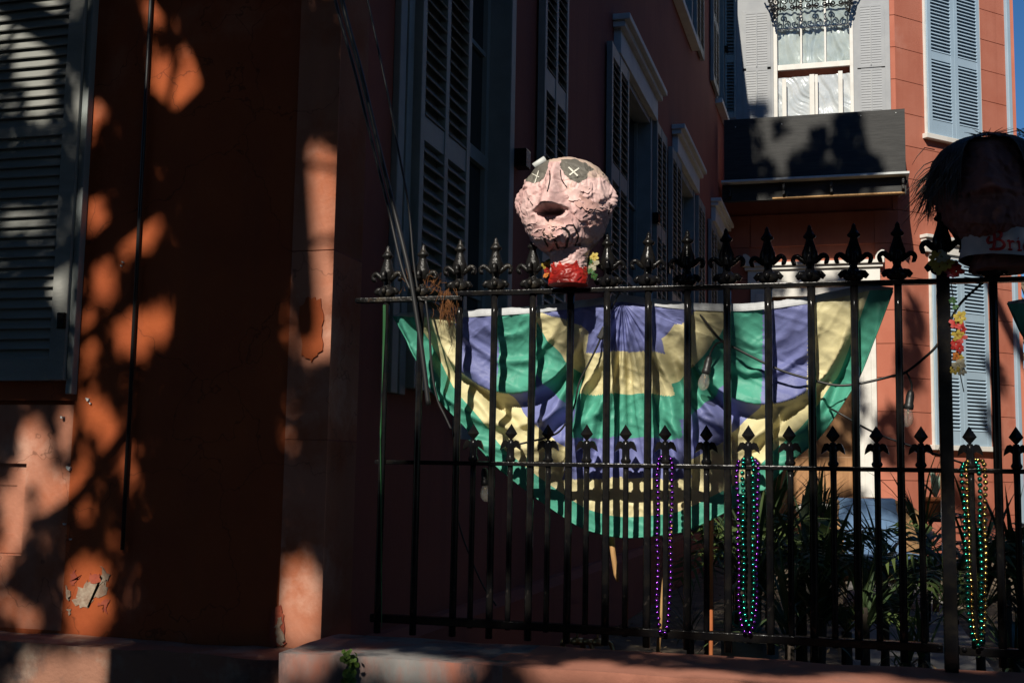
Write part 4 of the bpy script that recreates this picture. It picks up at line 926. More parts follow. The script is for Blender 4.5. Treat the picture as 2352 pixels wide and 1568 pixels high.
# ribbon, root tuft
rb = MB(); P = [PY(883, 700, 3.765), PY(882, 760, 3.765), PY(879, 860, 3.765), PY(876, 950, 3.765), PY(874, 1010, 3.765), PY(876, 1200, 3.765), PY(877, 1440, 3.765)]
P = smooth_path(P, 6); vs = []
for i, p in enumerate(P):
    wv = .0045 if i < 24 else .0022; a = i * .35; vs += [p + Vector((-wv * math.cos(a * .3), -.002, 0)), p + Vector((wv * math.cos(a * .3), .002 * math.sin(a), 0))]
rb.add(vs, [(2 * i, 2 * i + 1, 2 * i + 3, 2 * i + 2) for i in range(len(P) - 1)])
tag(rb.build('ribbon', M['ribbon']), 'narrow green ribbon hanging down the leftmost fence bar', 'ribbon')
rt = MB(); rr = random.Random(2)
for k in range(90):
    x, y = rr.gauss(1024, 10), rr.uniform(660, 700); p0 = PY(x, y, 3.78 + rr.uniform(-.02, .02)); L = rr.uniform(.03, .10)
    P = [p0]; 
    for i in range(4): P.append(P[-1] + Vector((rr.uniform(-.008, .010), rr.uniform(-.006, .006), -L / 4)))
    rt.tube(P, [.0012, .001, .0008, .0006, .0003], 4, cap=False)
for k in range(30):
    a, c = rr.uniform(930, 1010), rr.uniform(640, 675); p0 = PY(a, c, 3.77); rt.tube([p0, p0 + Vector((rr.uniform(-.02, .02), 0, rr.uniform(.0, .05))), p0 + Vector((rr.uniform(-.03, .03), 0, rr.uniform(-.03, .04)))], .0008, 4, cap=False)
tag(rt.build('dry_rootlets', M['rust']), 'tuft of dry brown rootlets tangled over the rail by the cables', 'roots')
# ------------------------------------------------------------------ artificial flowers
FLM = {k: mat(k + '_petal', c, .55, tuple(v * .8 for v in c), 40, .4, .6, transl=.3) for k, c in dict(red=(.42, .03, .025), yellow=(.55, .42, .08), pink=(.48, .10, .16), cream=(.50, .46, .33), leafy=(.06, .16, .05), orange=(.6, .2, .04)).items()}
def flower(parent, p, r, kind, seed):
    rr = random.Random(seed); b = MB(); n = rr.choice((5, 6, 7))
    ax = Vector((rr.uniform(-.6, .6), -1, rr.uniform(-.5, .5))).normalized(); u = ax.orthogonal().normalized(); v = ax.cross(u)
    for lay, (rs, tilt) in enumerate(((1, .25), (.65, .7))):
        for k in range(n):
            a = 2 * math.pi * (k + lay * .5) / n + rr.uniform(-.2, .2); d = u * math.cos(a) + v * math.sin(a); t_ = ax.cross(d); L = r * rs * rr.uniform(.8, 1.15)
            c0 = d * .08 * r; c1 = d * L * .55 + ax * L * tilt * .3; c2 = d * L + ax * L * tilt * .45
            b.add([c0, c1 - t_ * L * .36, c1 + ax * .05 * L, c1 + t_ * L * .36, c2 - t_ * L * .2 - ax * .08 * L, c2 + t_ * L * .2 - ax * .08 * L], [(0, 2, 1), (0, 3, 2), (1, 2, 4), (2, 5, 4), (2, 3, 5)], 0, True)
    o = b.build('flower', FLM[kind], parent, p)
    MB().lathe([(.0005, 0), (.08 * r, .05 * r), (.07 * r, .12 * r), (.001, .16 * r)], 6).build('centre', FLM['yellow' if kind != 'yellow' else 'orange'], o, p + ax * .06 * r).rotation_euler = ax.to_track_quat('Z', 'Y').to_euler()
    return o
gl = thing('flower_garland', 'garland of red, yellow and cream artificial flowers hanging beside the fence post', 'garland', PY(2198, 690, 3.77))
MB().tube(path_px([(2183, 640), (2190, 690), (2196, 740), (2200, 800), (2204, 850), (2214, 900)], 3.775), .0015, 5).build('string', M['wire'], gl)
for i, (x, y, r_, k) in enumerate(((2205, 728, .020, 'yellow'), (2196, 744, .022, 'red'), (2208, 756, .020, 'red'), (2200, 770, .020, 'yellow'), (2206, 776, .018, 'red'), (2196, 790, .018, 'red'), (2204, 800, .016, 'red'), (2198, 818, .016, 'orange'), (2206, 822, .012, 'yellow'), (2204, 838, .020, 'cream'), (2194, 848, .018, 'yellow'), (2208, 852, .018, 'cream'), (2188, 690, .012, 'leafy'), (2194, 704, .010, 'leafy'))):
    flower(gl, PY(x, y, 3.765 + .004 * (i % 3)), r_, k, i)
g2 = thing('flower_wreath', 'yellow and red artificial flowers wrapped around the post finial', 'wreath', PY(2165, 600, 3.76))
for i, (x, y, r_, k) in enumerate(((2150, 596, .026, 'yellow'), (2164, 590, .024, 'cream'), (2158, 612, .026, 'yellow'), (2176, 606, .022, 'yellow'), (2188, 612, .022, 'red'), (2196, 622, .022, 'red'), (2184, 626, .018, 'pink'))): flower(g2, PY(x, y, 3.755 - .004 * (i % 2)), r_, k, 40 + i)
g3 = thing('flower_sprig', 'small sprig of red and yellow flowers left of the sunlit head neck', 'flowers', PY(1255, 618, 3.77))
for i, (x, y, r_, k) in enumerate(((1256, 610, .018, 'yellow'), (1258, 622, .018, 'red'), (1254, 632, .012, 'orange'), (1262, 600, .012, 'leafy'))): flower(g3, PY(x, y, 3.76), r_, k, 60 + i)
g4 = thing('flower_sprig', 'pale green leafy sprig with cream flowers right of the sunlit head neck', 'flowers', PY(1358, 618, 3.77))
for i, (x, y, r_, k) in enumerate(((1362, 606, .022, 'cream'), (1364, 590, .018, 'yellow'), (1358, 622, .014, 'leafy'), (1354, 600, .014, 'leafy'), (1364, 634, .012, 'leafy'))): flower(g4, PY(x, y, 3.765), r_, k, 70 + i)
# ------------------------------------------------------------------ garden things
GZ = .5
def faucet(x, y, Y, flip, lab):
    p = PY(x, y, Y); t_ = thing('brass_faucet', lab, 'faucet', (p.x, p.y, p.z), 'brass faucets behind the low wall')
    MB().tube([p + Vector((-.045 * flip, 0, 0)), p + Vector((-.012 * flip, 0, 0))], [.011, .009], 8).tube([p + Vector((-.012 * flip, 0, 0)), p + Vector((.02 * flip, 0, 0))], [.014, .012], 8).build('body', M['brass'], t_)
    MB().tube(smooth_path([p + Vector((.015 * flip, 0, .002)), p + Vector((.035 * flip, 0, .002)), p + Vector((.048 * flip, 0, -.008)), p + Vector((.052 * flip, 0, -.024))], 4), .008, 8).build('spout', M['brass'], t_)
    MB().tube([p + Vector((0, 0, .008)), p + Vector((.002, 0, .028))], .004, 6).tube([p + Vector((-.016, 0, .03)), p + Vector((.018, 0, .028))], .004, 6).build('handle', M['brass'], t_)
    MB().tube([p + Vector((-.045 * flip, 0, 0)), p + Vector((-.05 * flip, .01, -.01)), (p.x - .05 * flip, p.y + .01, .45)], .010, 8).build('pipe', M['brass'], t_)
faucet(1325, 1472, 3.93, 1, 'stubby brass garden faucet with a lever, left of the curved one')
faucet(1372, 1474, 3.93, 1, 'brass faucet with a curved spout behind the low wall')
tag(MB().tube([PY(1506, 1560, 3.93), PY(1511, 1505, 3.93), PY(1524, 1342, 3.93), PY(1540, 1227, 3.93), PY(1546, 1180, 3.94)], [.007, .007, .0065, .006, .006], 7).build('bamboo_stake', M['wood']), 'long bamboo stake behind the lone purple beads', 'stake')
p = PY(1633, 1300, 4.3); tag(MB().tube([(p.x, 4.3, .45), p, PY(1635, 1150, 4.3)], .008, 7).build('bamboo_stake', M['terrac']), 'orange plant stake below the right part of the bunting', 'stake')

def leaf_mesh(name, m, el, droop, wmax, n=9, fold=.25, tip=2.0):
    b = MB(); vs = []; x = z = 0; a = el
    for i in range(n + 1):
        t = i / n; wv = wmax * (math.sin(math.pi * min(1, t * .86 + .08)) ** .7) * (1 - t ** 4) + .0008
        vs += [(x, -wv, z + fold * wv), (x, 0, z), (x, wv, z + fold * wv)]
        x += math.cos(a) / n; z += math.sin(a) / n; a -= droop / n * (.4 + 1.2 * t)
    b.add(vs, [(3 * i + k, 3 * i + k + 1, 3 * i + 4 + k, 3 * i + 3 + k) for i in range(n) for k in range(2)], 0, True)
    return b.mesh(name, m)
LEAF = {}
for k, m in (('palm', M['palm']), ('dark', M['palm2']), ('dry', M['dry']), ('weed', M['weed'])):
    LEAF[k] = [leaf_mesh('leaf', m, R(e_), R(d_), w_) for e_, d_, w_ in ((82, 30, .022), (68, 60, .024), (50, 85, .024), (30, 95, .022), (75, 45, .014))]
    LEAF[k + 'w'] = [leaf_mesh('leaf', m, R(e_), R(d_), w_) for e_, d_, w_ in ((75, 50, .07), (55, 80, .075), (35, 80, .07))]
def rosette(label, px, py, Y, n, L, kind, cat='plant', crown=None, seed=0, name='strap_leaf_plant', base=True, dry=0, group='leafy plants behind the fence', wide=False):
    """grows from the soil; px,py the crown centre in the picture"""
    rr = random.Random(seed); p = PY(px, py, Y); z0 = max(p.z, GZ)
    t_ = thing(name, label, cat, (p.x, p.y, GZ), group)
    MB().tube(smooth_path([(p.x + rr.uniform(-.04, .04), p.y, GZ - .05), (p.x, p.y, (GZ + z0) / 2), (p.x, p.y, z0 + .01)], 4), [.022] * 4 + [.018] * 4 + [.012], 7).build('stem', M['bark'], t_)
    for i in range(n):
        ls = LEAF[kind + ('w' if wide else '')]; me = rr.choice(ls); s = L * rr.uniform(.65, 1.12)
        zz = z0 - rr.uniform(0, min(.10, max(.0, z0 - GZ)))
        put('leaf', me, t_, (p.x, p.y, zz), rot=(rr.uniform(-.2, .2), rr.uniform(-.2, .2), rr.uniform(0, 6.283)), sc=(s, s * rr.uniform(.6, 1.2), s))
    for i in range(dry): put('dry_leaf', rr.choice(LEAF['dry'][2:4]), t_, (p.x, p.y, z0 - .03), rot=(rr.uniform(-.2, .2), .9 + rr.uniform(-.2, .3), rr.uniform(0, 6.283)), sc=(L * .6,) * 3)
    return t_
rosette('broad fan of pale leaves just below the bunting, left of the paired beads', 1628, 1262, 4.9, 16, .34, 'palm', seed=1)
rosette('dense dark strap-leaf plant right behind the paired beads', 1740, 1330, 5.0, 46, .55, 'dark', seed=2)
rosette('tall strap-leaf plant with lit tips behind the paired beads', 1765, 1235, 5.8, 44, .52, 'palm', seed=3)
rosette('spiky yucca top sticking up left of the wicker chair', 1888, 1180, 6.4, 34, .32, 'dark', name='yucca', seed=4)
rosette('broad dark leaves low in front of the stucco pier', 1868, 1270, 5.6, 18, .45, 'dark', seed=5, wide=True)
rosette('bushy dark plant in the middle of the bed below the yucca', 1880, 1390, 4.9, 44, .50, 'dark', seed=6)
rosette('fine grassy plant with thin leaves in front of the blue cushion', 2030, 1300, 5.4, 24, .36, 'dark', name='grassy_plant', seed=7, dry=4)
rosette('tall dark plant right behind the fence below the chair', 1985, 1400, 4.7, 40, .36, 'dark', seed=8, dry=4)
rosette('arching palm fronds between the chair and the post', 2120, 1235, 5.6, 34, .45, 'dark', name='small_palm', seed=9)
rosette('dark dense palm in the lower right behind the gold beads', 2250, 1400, 5.0, 52, .55, 'dark', name='small_palm', seed=10)
rosette('dark plant at the right picture edge below the terracotta wall', 2345, 1380, 5.2, 44, .52, 'dark', seed=11)
rosette('small bright green plant low behind the bottom rail', 2085, 1525, 4.25, 20, .22, 'palm', seed=12)
rosette('clump with dry straw leaves at the foot of the fence left of the post', 2120, 1490, 4.35, 10, .30, 'palm', seed=13, dry=16)
rosette('low dark plant behind the bottom rail at the lone purple beads', 1585, 1440, 5.6, 22, .30, 'dark', seed=14)
rosette('dark filler plant between the paired beads and the chair', 1815, 1440, 4.6, 34, .42, 'dark', seed=15)
rosette('wide leaved plant in shade under the chair', 2075, 1430, 5.9, 18, .36, 'dark', seed=16, wide=True)
rosette('tall shaded plant behind the bunting lower right edge', 1690, 1290, 6.6, 36, .55, 'dark', seed=17)
rosette('thin dry-tipped plant right of the post near the bottom rail', 2330, 1500, 4.4, 24, .32, 'dark', seed=18, dry=8)
def fronds(label, px, py, Y, n, L, seed, m):
    rr = random.Random(seed); p = PY(px, py, Y); z0 = max(p.z, GZ); t_ = thing('small_palm', label, 'plant', (p.x, p.y, GZ), 'leafy plants behind the fence')
    MB().tube([(p.x, p.y, GZ - .05), (p.x, p.y, z0)], [.03, .02], 7).build('stem', M['bark'], t_)
    for k in range(n):
        b = MB(); el = R(rr.uniform(35, 80)); dp = R(rr.uniform(60, 120)); x = z = 0; a = el; S_ = []
        for i in range(13): S_.append((x, z, a)); x += math.cos(a) * L / 12; z += math.sin(a) * L / 12; a -= dp / 12
        b.tube([(s_[0], 0, s_[1]) for s_ in S_], [.005 * (1 - i / 14) + .001 for i in range(13)], 4)
        for i in range(2, 13):
            sx, sz, sa = S_[i]; l = L * .42 * math.sin(math.pi * (i + .6) / 14) ** .7
            for sd in (-1, 1):
                d = Vector((math.cos(sa) * .7, sd * .75, math.sin(sa) * .7 - .12 + rr.uniform(-.15, .15))).normalized(); o = Vector((sx, 0, sz)); wv = Vector((math.cos(sa), 0, math.sin(sa))) * .011
                m1 = o + d * l * .45 + Vector((0, 0, .012)); m2 = o + d * l - Vector((0, 0, l * .18))
                b.add([o - wv * .5, o + wv * .5, m1 + wv, m1 - wv, m2], [(0, 1, 2, 3), (3, 2, 4)])
        b.build('frond', m, t_, (p.x, p.y, z0), rr.uniform(0, 6.283))
fronds('feathery palm catching light below the right end of the bunting', 1700, 1300, 5.3, 13, .50, 31, M['palm'])
fronds('feathery palm beside the stucco pier in the middle of the bed', 1840, 1330, 5.2, 13, .46, 32, M['palm'])
fronds('feathery palm right of the wicker chair behind the post', 2185, 1350, 5.0, 13, .40, 33, M['palm'])
fronds('feathery palm below the terracotta wall at the right edge', 2310, 1330, 5.6, 13, .50, 34, M['palm2'])
fronds('feathery palm low in front of the wicker chair', 1945, 1450, 5.0, 11, .28, 35, M['palm'])
# leaf litter on the soil
pts = []; rr = random.Random(77)
for k in range(5000): pts.append((rr.uniform(-1.6, 3.2), 3.9 + 9 * rr.random() ** 1.6, GZ + .03 + rr.uniform(0, .02)))
Pq = np.array(pts); rq = np.random.default_rng(3); mq = len(Pq); aq = rq.normal(0, 1, (mq, 3)); aq[:, 2] *= .25; aq /= np.linalg.norm(aq, axis=1)[:, None]; cq = np.cross(aq, np.array([0, 0, 1.])) + rq.normal(0, .15, (mq, 3))
sq = rq.uniform(.012, .03, (mq, 1)); Lq, Wq = aq * sq, cq * sq * .45
tag(put('leaf_litter', np_mesh('leaf_litter', np.stack([Pq - Lq, Pq + Wq, Pq + Lq, Pq - Wq], 1).reshape(-1, 3), 4, M['dry'])), 'dry fallen leaves scattered over the garden soil', 'leaf litter', kind='stuff')
# weed on the wall
rr = random.Random(5); wv_ = thing('wall_weed', 'small bright green weed growing from the left end of the low wall', 'weed', PY(803, 1540, 3.39))
for i in range(46):
    x, y = rr.gauss(802, 10), rr.uniform(1495, 1566); b = MB(); r_ = rr.uniform(.006, .012); n = 7
    b.add([(0, 0, 0)] + [(r_ * math.cos(2 * math.pi * k / n), .002 * math.sin(k * 2), r_ * math.sin(2 * math.pi * k / n)) for k in range(n)], [(0, k + 1, (k + 1) % n + 1) for k in range(n)])
    b.build('leaf', M['weed'], wv_, PY(x, y, 3.385 - rr.uniform(0, .03))).rotation_euler = (rr.uniform(-.8, .8), rr.uniform(-.5, .5), rr.uniform(-.8, .8))
MB().tube([PY(800, 1575, 3.385), PY(803, 1530, 3.38), PY(800, 1492, 3.385)], .002, 5).build('stem', M['weed'], wv_)
# red planter, teal watering can
p = PY(1765, 1490, 5.1); pt = thing('red_planter', 'dark red glazed planter behind the bottom rail at the paired beads', 'planter', (p.x, p.y, GZ))
MB().lathe([(.09, 0), (.10, .02), (.13, .22), (.14, .24), (.14, .27), (.12, .27), (.115, .22)], 18, (p.x, p.y, GZ + .02)).build('pot', M['redpot'], pt)
MB().lathe([(.118, 0), (.01, .01)], 18, (p.x, p.y, GZ + .24)).build('soil', M['soil'], pt)
p = PY(1722, 1425, 4.75); wc = thing('watering_can', 'small teal plastic watering can behind the paired beads', 'watering can', (p.x, p.y, p.z - .04))
MB().lathe([(.04, 0), (.045, .01), (.04, .07), (.03, .085), (.02, .086)], 14, (p.x, p.y, p.z - .04)).build('body', M['teal'], wc)
MB().tube([p + Vector((.03, 0, -.02)), p + Vector((.07, 0, .01)), p + Vector((.09, 0, .03))], [.012, .008, .010], 7).build('spout', M['teal'], wc)
MB().tube(smooth_path([p + Vector((-.03, 0, .03)), p + Vector((-.06, 0, .03)), p + Vector((-.065, 0, -.01)), p + Vector((-.04, 0, -.025))], 4), .006, 6).build('handle', M['teal'], wc)
MB().lathe([(.10, 0), (.11, .02), (.115, max(.05, p.z - .045 - GZ))], 8, (p.x, p.y, GZ)).build('plinth_stone', M['conc'], wc)
# wicker armchair
YCH = 10.4; cp = PY(2024, 1225, YCH); ch = thing('wicker_armchair', 'wicker armchair with blue cushions on the garden path', 'chair', (cp.x, cp.y, .555))
ch.rotation_euler = (0, 0, R(24))
z0 = .555
def chp(b, n, m, par=ch): return b.build(n, m, par, local=True)
b = MB(); vs = []; NT, NZ = 26, 14                                # curved back shell, rows of weave
for s_ in (0, 1):
    for j in range(NZ + 1):
        for i in range(NT + 1):
            th = -1.75 + 3.5 * i / NT; rx = .37 + .02 * j / NZ - .025 * s_; top = .86 - .26 * (abs(th) / 1.75) ** 3
            z = .18 + (top - .18) * j / NZ; wob = .004 * (((i + j) % 2) * 2 - 1)
            vs.append(((rx + wob) * math.sin(th), (rx * .95 + wob) * math.cos(th), z))
Q = (NT + 1) * (NZ + 1)
for s_ in (0, 1): b.f += [tuple(s_ * Q + v for v in (j * (NT + 1) + i, j * (NT + 1) + i + 1, (j + 1) * (NT + 1) + i + 1, (j + 1) * (NT + 1) + i)) for j in range(NZ) for i in range(NT)]
b.v = vs; b.m = [0] * len(b.f); b.sm = [False] * len(b.f)
chp(b, 'backrest', M['wick'])
for j in range(14):
    pass
rim = [((.385) * math.sin(-1.75 + 3.5 * i / NT), .37 * math.cos(-1.75 + 3.5 * i / NT), .865 - .26 * (abs(-1.75 + 3.5 * i / NT) / 1.75) ** 3) for i in range(NT + 1)]
chp(MB().tube(rim, .022, 8), 'rim', M['wick'])
chp(MB().box((-.34, -.36, .22), (.34, .30, .32), bev=.03), 'seat_frame', M['wick'])
for x in (-.30, .30):
    for y in (-.32, .26): chp(MB().tube([(x, y, 0), (x, y, .24)], .025, 8), 'leg', M['wick'])
def cushion(a, c, bev):
    bm = bmesh.new(); bmesh.ops.create_cube(bm, size=1)
    for v in bm.verts: v.co = Vector([(a[i] + c[i]) / 2 + v.co[i] * (c[i] - a[i]) for i in range(3)])
    bmesh.ops.bevel(bm, geom=bm.edges[:], offset=bev, segments=4, affect='EDGES', profile=.5); bmesh.ops.subdivide_edges(bm, edges=bm.edges[:], cuts=1, use_grid_fill=True)
    cx = [(a[i] + c[i]) / 2 for i in range(3)]
    for v in bm.verts:
        v.co += noise.noise_vector(v.co * 7) * .008
    me = bpy.data.meshes.new('cushion'); bm.to_mesh(me); bm.free(); me.materials.append(M['blue']); me.polygons.foreach_set('use_smooth', [True] * len(me.polygons)); return me
put('seat_cushion', cushion((-.31, -.40, .32), (.31, .22, .44), .045), ch, local=True)
bc = put('back_cushion', cushion((-.29, .10, .42), (.29, .23, .92), .05), ch, local=True, rot=(R(-10), 0, 0))
# terracotta pot with an agave on an iron stand
p = PY(2150, 1172, 9.4); ts = thing('plant_stand', 'thin iron plant stand carrying the terracotta pot beside the post', 'plant stand', (p.x, p.y, GZ))
for k in range(3):
    a = k * 2.094; MB().tube([(p.x + .14 * math.cos(a), p.y + .14 * math.sin(a), GZ), (p.x + .08 * math.cos(a), p.y + .08 * math.sin(a), p.z - .07)], .008, 6).build('leg', M['iron'], ts)
MB().lathe([(.12, 0), (.12, .012)], 16, (p.x, p.y, p.z - .08)).build('tray', M['iron'], ts)
ag = thing('potted_agave', 'agave in an orange terracotta pot standing beside the fence post', 'potted plant', (p.x, p.y, p.z - .066))
MB().lathe([(.06, 0), (.075, .03), (.095, .12), (.095, .13), (.108, .13), (.108, .165), (.09, .165)], 18, (p.x, p.y, p.z - .066)).build('pot', M['terrac'], ag)
M['agave'] = mat('agave_leaf', (.20, .27, .22), .6, (.14, .20, .15), 8, .4, .6)
agl = leaf_mesh('leaf', M['agave'], R(65), R(40), .09)
rr = random.Random(9)
for i in range(14): put('leaf', agl, ag, (p.x, p.y, p.z + .09), rot=(rr.uniform(-.2, .2), rr.uniform(-.5, .3), rr.uniform(0, 6.28)), sc=(.22,) * 3)
# stucco pier with white cap
p = PY(1876, 1180, 12.0); pr_ = thing('stucco_pier', 'short stucco pier with a white cap left of the wicker chair', 'pier', (p.x, p.y, GZ))
MB().lathe([(.19, 0), (.19, .30), (.18, .31)], 24, (p.x, p.y, GZ)).build('base', M['conc'], pr_)
MB().lathe([(.16, .31), (.16, p.z - GZ)], 24, (p.x, p.y, GZ)).build('shaft', M['pink'], pr_)
MB().lathe([(.17, 0), (.20, .02), (.20, .07), (.17, .09), (.02, .11)], 24, (p.x, p.y, p.z)).build('cap', M['white'], pr_)

# ------------------------------------------------------------------ palm at the right edge
def palm_tree(label, px, Y, ztop, r, seed):
    rr = random.Random(seed); q = PY(px, 900, Y); t_ = thing('palm_tree', label, 'palm', (q.x, q.y, GZ))
    MB().tube([(q.x, q.y, GZ - .1), (q.x, q.y, 2), (q.x, q.y, ztop)], [r, r * .9, r * .8], 12).build('trunk', M['boots'], t_)
    bt = MB(); bt.add([(0, 0, 0), (.045, .0, .0), (.05, .10, .10), (.03, .2, .28), (-.03, .2, .28), (-.05, .10, .10), (-.045, 0, 0), (0, .03, 0), (0, .13, .10), (0, .225, .28)],
                      [(1, 2, 8, 7), (2, 3, 9, 8), (7, 8, 5, 6), (8, 9, 4, 5), (6, 5, 2, 1), (5, 4, 3, 2), (3, 4, 9)])
    bme = bt.mesh('leaf_base', M['boots']); k = 0; z = .6
    while z < ztop:
        for i in range(7):
            a = 2 * math.pi * (i + (k % 2) * .5) / 7 + rr.uniform(-.1, .1)
            put('leaf_base', bme, t_, (q.x + math.sin(-a) * r * .8, q.y + math.cos(a) * r * .8, z + rr.uniform(-.03, .03)), rot=(rr.uniform(-.1, .1), rr.uniform(-.25, .25), a), sc=(1.25, .8, 1.0))
        z += .17; k += 1
    fr = MB()
    def frond(az, el, L, m, droop):
        b = MB(); x = z = 0; a = el; spine = []
        for i in range(14): spine.append((x, z, a)); x += math.cos(a) * L / 13; z += math.sin(a) * L / 13; a -= droop / 13
        b.tube([(s[0], 0, s[1]) for s in spine], [.02 * (1 - i / 15) + .003 for i in range(14)], 5)
        for i in range(2, 14):
            sx, sz, sa = spine[i]
            for sd in (-1, 1):
                for k2 in range(2):
                    l = L * .34 * math.sin(math.pi * (i + 1) / 16) * rr.uniform(.8, 1.1); d = Vector((math.cos(sa) * .6, sd * .8, math.sin(sa) * .5 - .25 + rr.uniform(-.2, .2))).normalized()
                    o = Vector((sx + k2 * .03, 0, sz)); wv = Vector((math.cos(sa), 0, math.sin(sa))) * .012
                    b.add([o - wv, o + wv, o + d * l * .6 + wv * .8, o + d * l, o + d * l * .6 - wv * .8], [(0, 1, 2, 3, 4)])
        return b.build('frond' if m is not M['dry'] else 'dry_frond', m, t_, (q.x, q.y, ztop), az)
    for i in range(16): frond(rr.uniform(0, 6.28), R(rr.uniform(15, 75)), rr.uniform(.9, 1.3), M['palm'], R(rr.uniform(40, 80)))
    for i in range(12): frond(rr.uniform(0, 6.28), R(rr.uniform(-55, -10)), rr.uniform(.6, .9), M['dry'], R(rr.uniform(30, 60)))
palm_tree('palm with a woven trunk at the right picture edge behind the house', 2402, 23.0, 7.6, .34, 3)

# ------------------------------------------------------------------ street oaks that shade the place
LIT = [  # sunlit patches on the fence plane (cx, cy, rx, ry) that the crown leaves open
    (95, 90, 62, 150), (40, 60, 45, 80), (110, 260, 32, 60), (208, 285, 14, 26), (70, 530, 40, 28), (150, 690, 26, 70),
    (405, 25, 75, 40), (455, 110, 34, 70), (385, 190, 34, 62), (440, 200, 28, 50), (228, 262, 14, 34), (225, 500, 28, 48), (300, 560, 62, 22), (345, 520, 26, 30),
    (238, 640, 30, 56), (305, 770, 50, 58), (370, 735, 34, 50), (405, 850, 16, 46), (395, 970, 18, 80), (205, 780, 18, 80), (220, 940, 38, 60), (255, 1010, 30, 66), (190, 1120, 16, 110),
    (75, 1040, 40, 80), (150, 980, 22, 60), (125, 1130, 50, 60), (30, 1170, 40, 90), (12, 1300, 30, 90), (205, 1370, 56, 100), (60, 1400, 40, 50), (300, 1060, 14, 70),
    (270, 1510, 38, 44), (30, 1500, 40, 40), (130, 1490, 30, 30), (726, 480, 58, 96), (730, 372, 48, 28), (724, 640, 56, 70), (712, 750, 48, 80), (760, 790, 12, 40), (725, 910, 12, 24),
    (690, 1400, 52, 95), (650, 1530, 30, 50), (700, 1530, 40, 24),
    (1300, 465, 165, 135), (1306, 620, 75, 70), (940, 640, 95, 90), (1135, 610, 45, 60), (1050, 600, 30, 40), (1220, 610, 30, 60), (1400, 600, 40, 70), (1485, 600, 32, 60),
    (900, 800, 40, 160), (880, 1000, 20, 120),
    (1150, 850, 260, 175), (1430, 880, 220, 220), (1480, 1130, 360, 130), (1700, 880, 160, 190), (1880, 820, 130, 130), (1780, 740, 110, 80), (1990, 720, 80, 70),
    (1526, 1290, 40, 190), (1716, 1270, 46, 200), (2240, 1260, 52, 260), (2085, 940, 30, 60), (2195, 780, 26, 80), (1410, 1280, 22, 70),
    (900, 1520, 70, 30), (1010, 1540, 80, 32), (1480, 1550, 240, 44), (2000, 1560, 330, 34), (1620, 1550, 90, 34), (1790, 1555, 60, 24), (1950, 1560, 50, 20), (2100, 1562, 90, 26), (2290, 1566, 70, 22), (1350, 1480, 50, 16), (2175, 1300, 18, 230), (2010, 1490, 120, 14), (1700, 1455, 100, 14),
    (1180, 1370, 60, 24), (830, 1490, 40, 20)]
DARK = [(1585, 1565, 40, 40), (1900, 1550, 50, 40), (2190, 1560, 36, 40), (1360, 1540, 36, 30), (1292, 745, 34, 38), (1560, 745, 46, 60), (1655, 740, 46, 40), (1640, 980, 34, 80), (1905, 690, 50, 30), (1850, 960, 60, 60), (1250, 1000, 30, 26), (1480, 760, 22, 40), (1560, 1000, 28, 26)]
def crown_leaves(n, lo, hi, size, lit=True, seed=1):
    r = np.random.default_rng(seed)
    nc = n // 40; cen = r.uniform(lo, hi, (nc, 3)); P = np.repeat(cen, 40, 0) + r.normal(0, .28, (nc * 40, 3))
    if lit:
        t = (P[:, 1] - 3.8) / SV[1]; H = P - SV * t[:, None]
        dx, dy = proj(H)
        ok = H[:, 2] > -50; keep = np.ones(len(P), bool); inl = np.zeros(len(P), bool)
        t3 = (P[:, 1] - 3.45) / SV[1]; kx, ky = proj(P - SV * t3[:, None])
        for cx, cy, rx, ry in LIT:
            if cy > 1440 and not (1480 < cx < 1740 or 2150 < cx < 2290) or cy > 1500: inl |= ((kx - cx) / (rx + 34)) ** 2 + ((ky - cy) / (ry + 34)) ** 2 < 1
            else: inl |= ((dx - cx) / (rx + (1 if cx < 690 else 9 if cx < 790 else 26))) ** 2 + ((dy - cy) / (ry + (1 if cx < 690 else 9 if cx < 790 else 26))) ** 2 < 1
        ind = np.zeros(len(P), bool)
        for cx, cy, rx, ry in DARK: ind |= ((dx - cx) / rx) ** 2 + ((dy - cy) / ry) ** 2 < 1
        keep = ~(inl & ~ind) & ~((H[:, 2] < 3.7) & (P[:, 1] > -.35))
        # the armchair further back gets some sun too
        t = (P[:, 1] - 10.2) / SV[1]; H = P - SV * t[:, None]; dx, dy = proj(H)
        keep &= ~(((dx - 2070) / 170) ** 2 + ((dy - 1195) / 110) ** 2 < 1)
        t = (P[:, 1] - 5.3) / SV[1]; H = P - SV * t[:, None]; dx, dy = proj(H)
        for cx, cy, rx, ry in ((1770, 1270, 80, 80), (1940, 1340, 50, 70), (2120, 1220, 70, 50), (1640, 1235, 60, 50), (2060, 1500, 90, 40), (1700, 1450, 80, 30), (2010, 1440, 50, 40), (2320, 1270, 50, 50), (1880, 1150, 40, 40), (1960, 1440, 40, 30), (2330, 1330, 40, 40), (1830, 1400, 26, 30)): keep &= ~(((dx - cx) / rx) ** 2 + ((dy - cy) / ry) ** 2 < 1)
        P = P[keep]
    return leaf_quads(P, size, r)
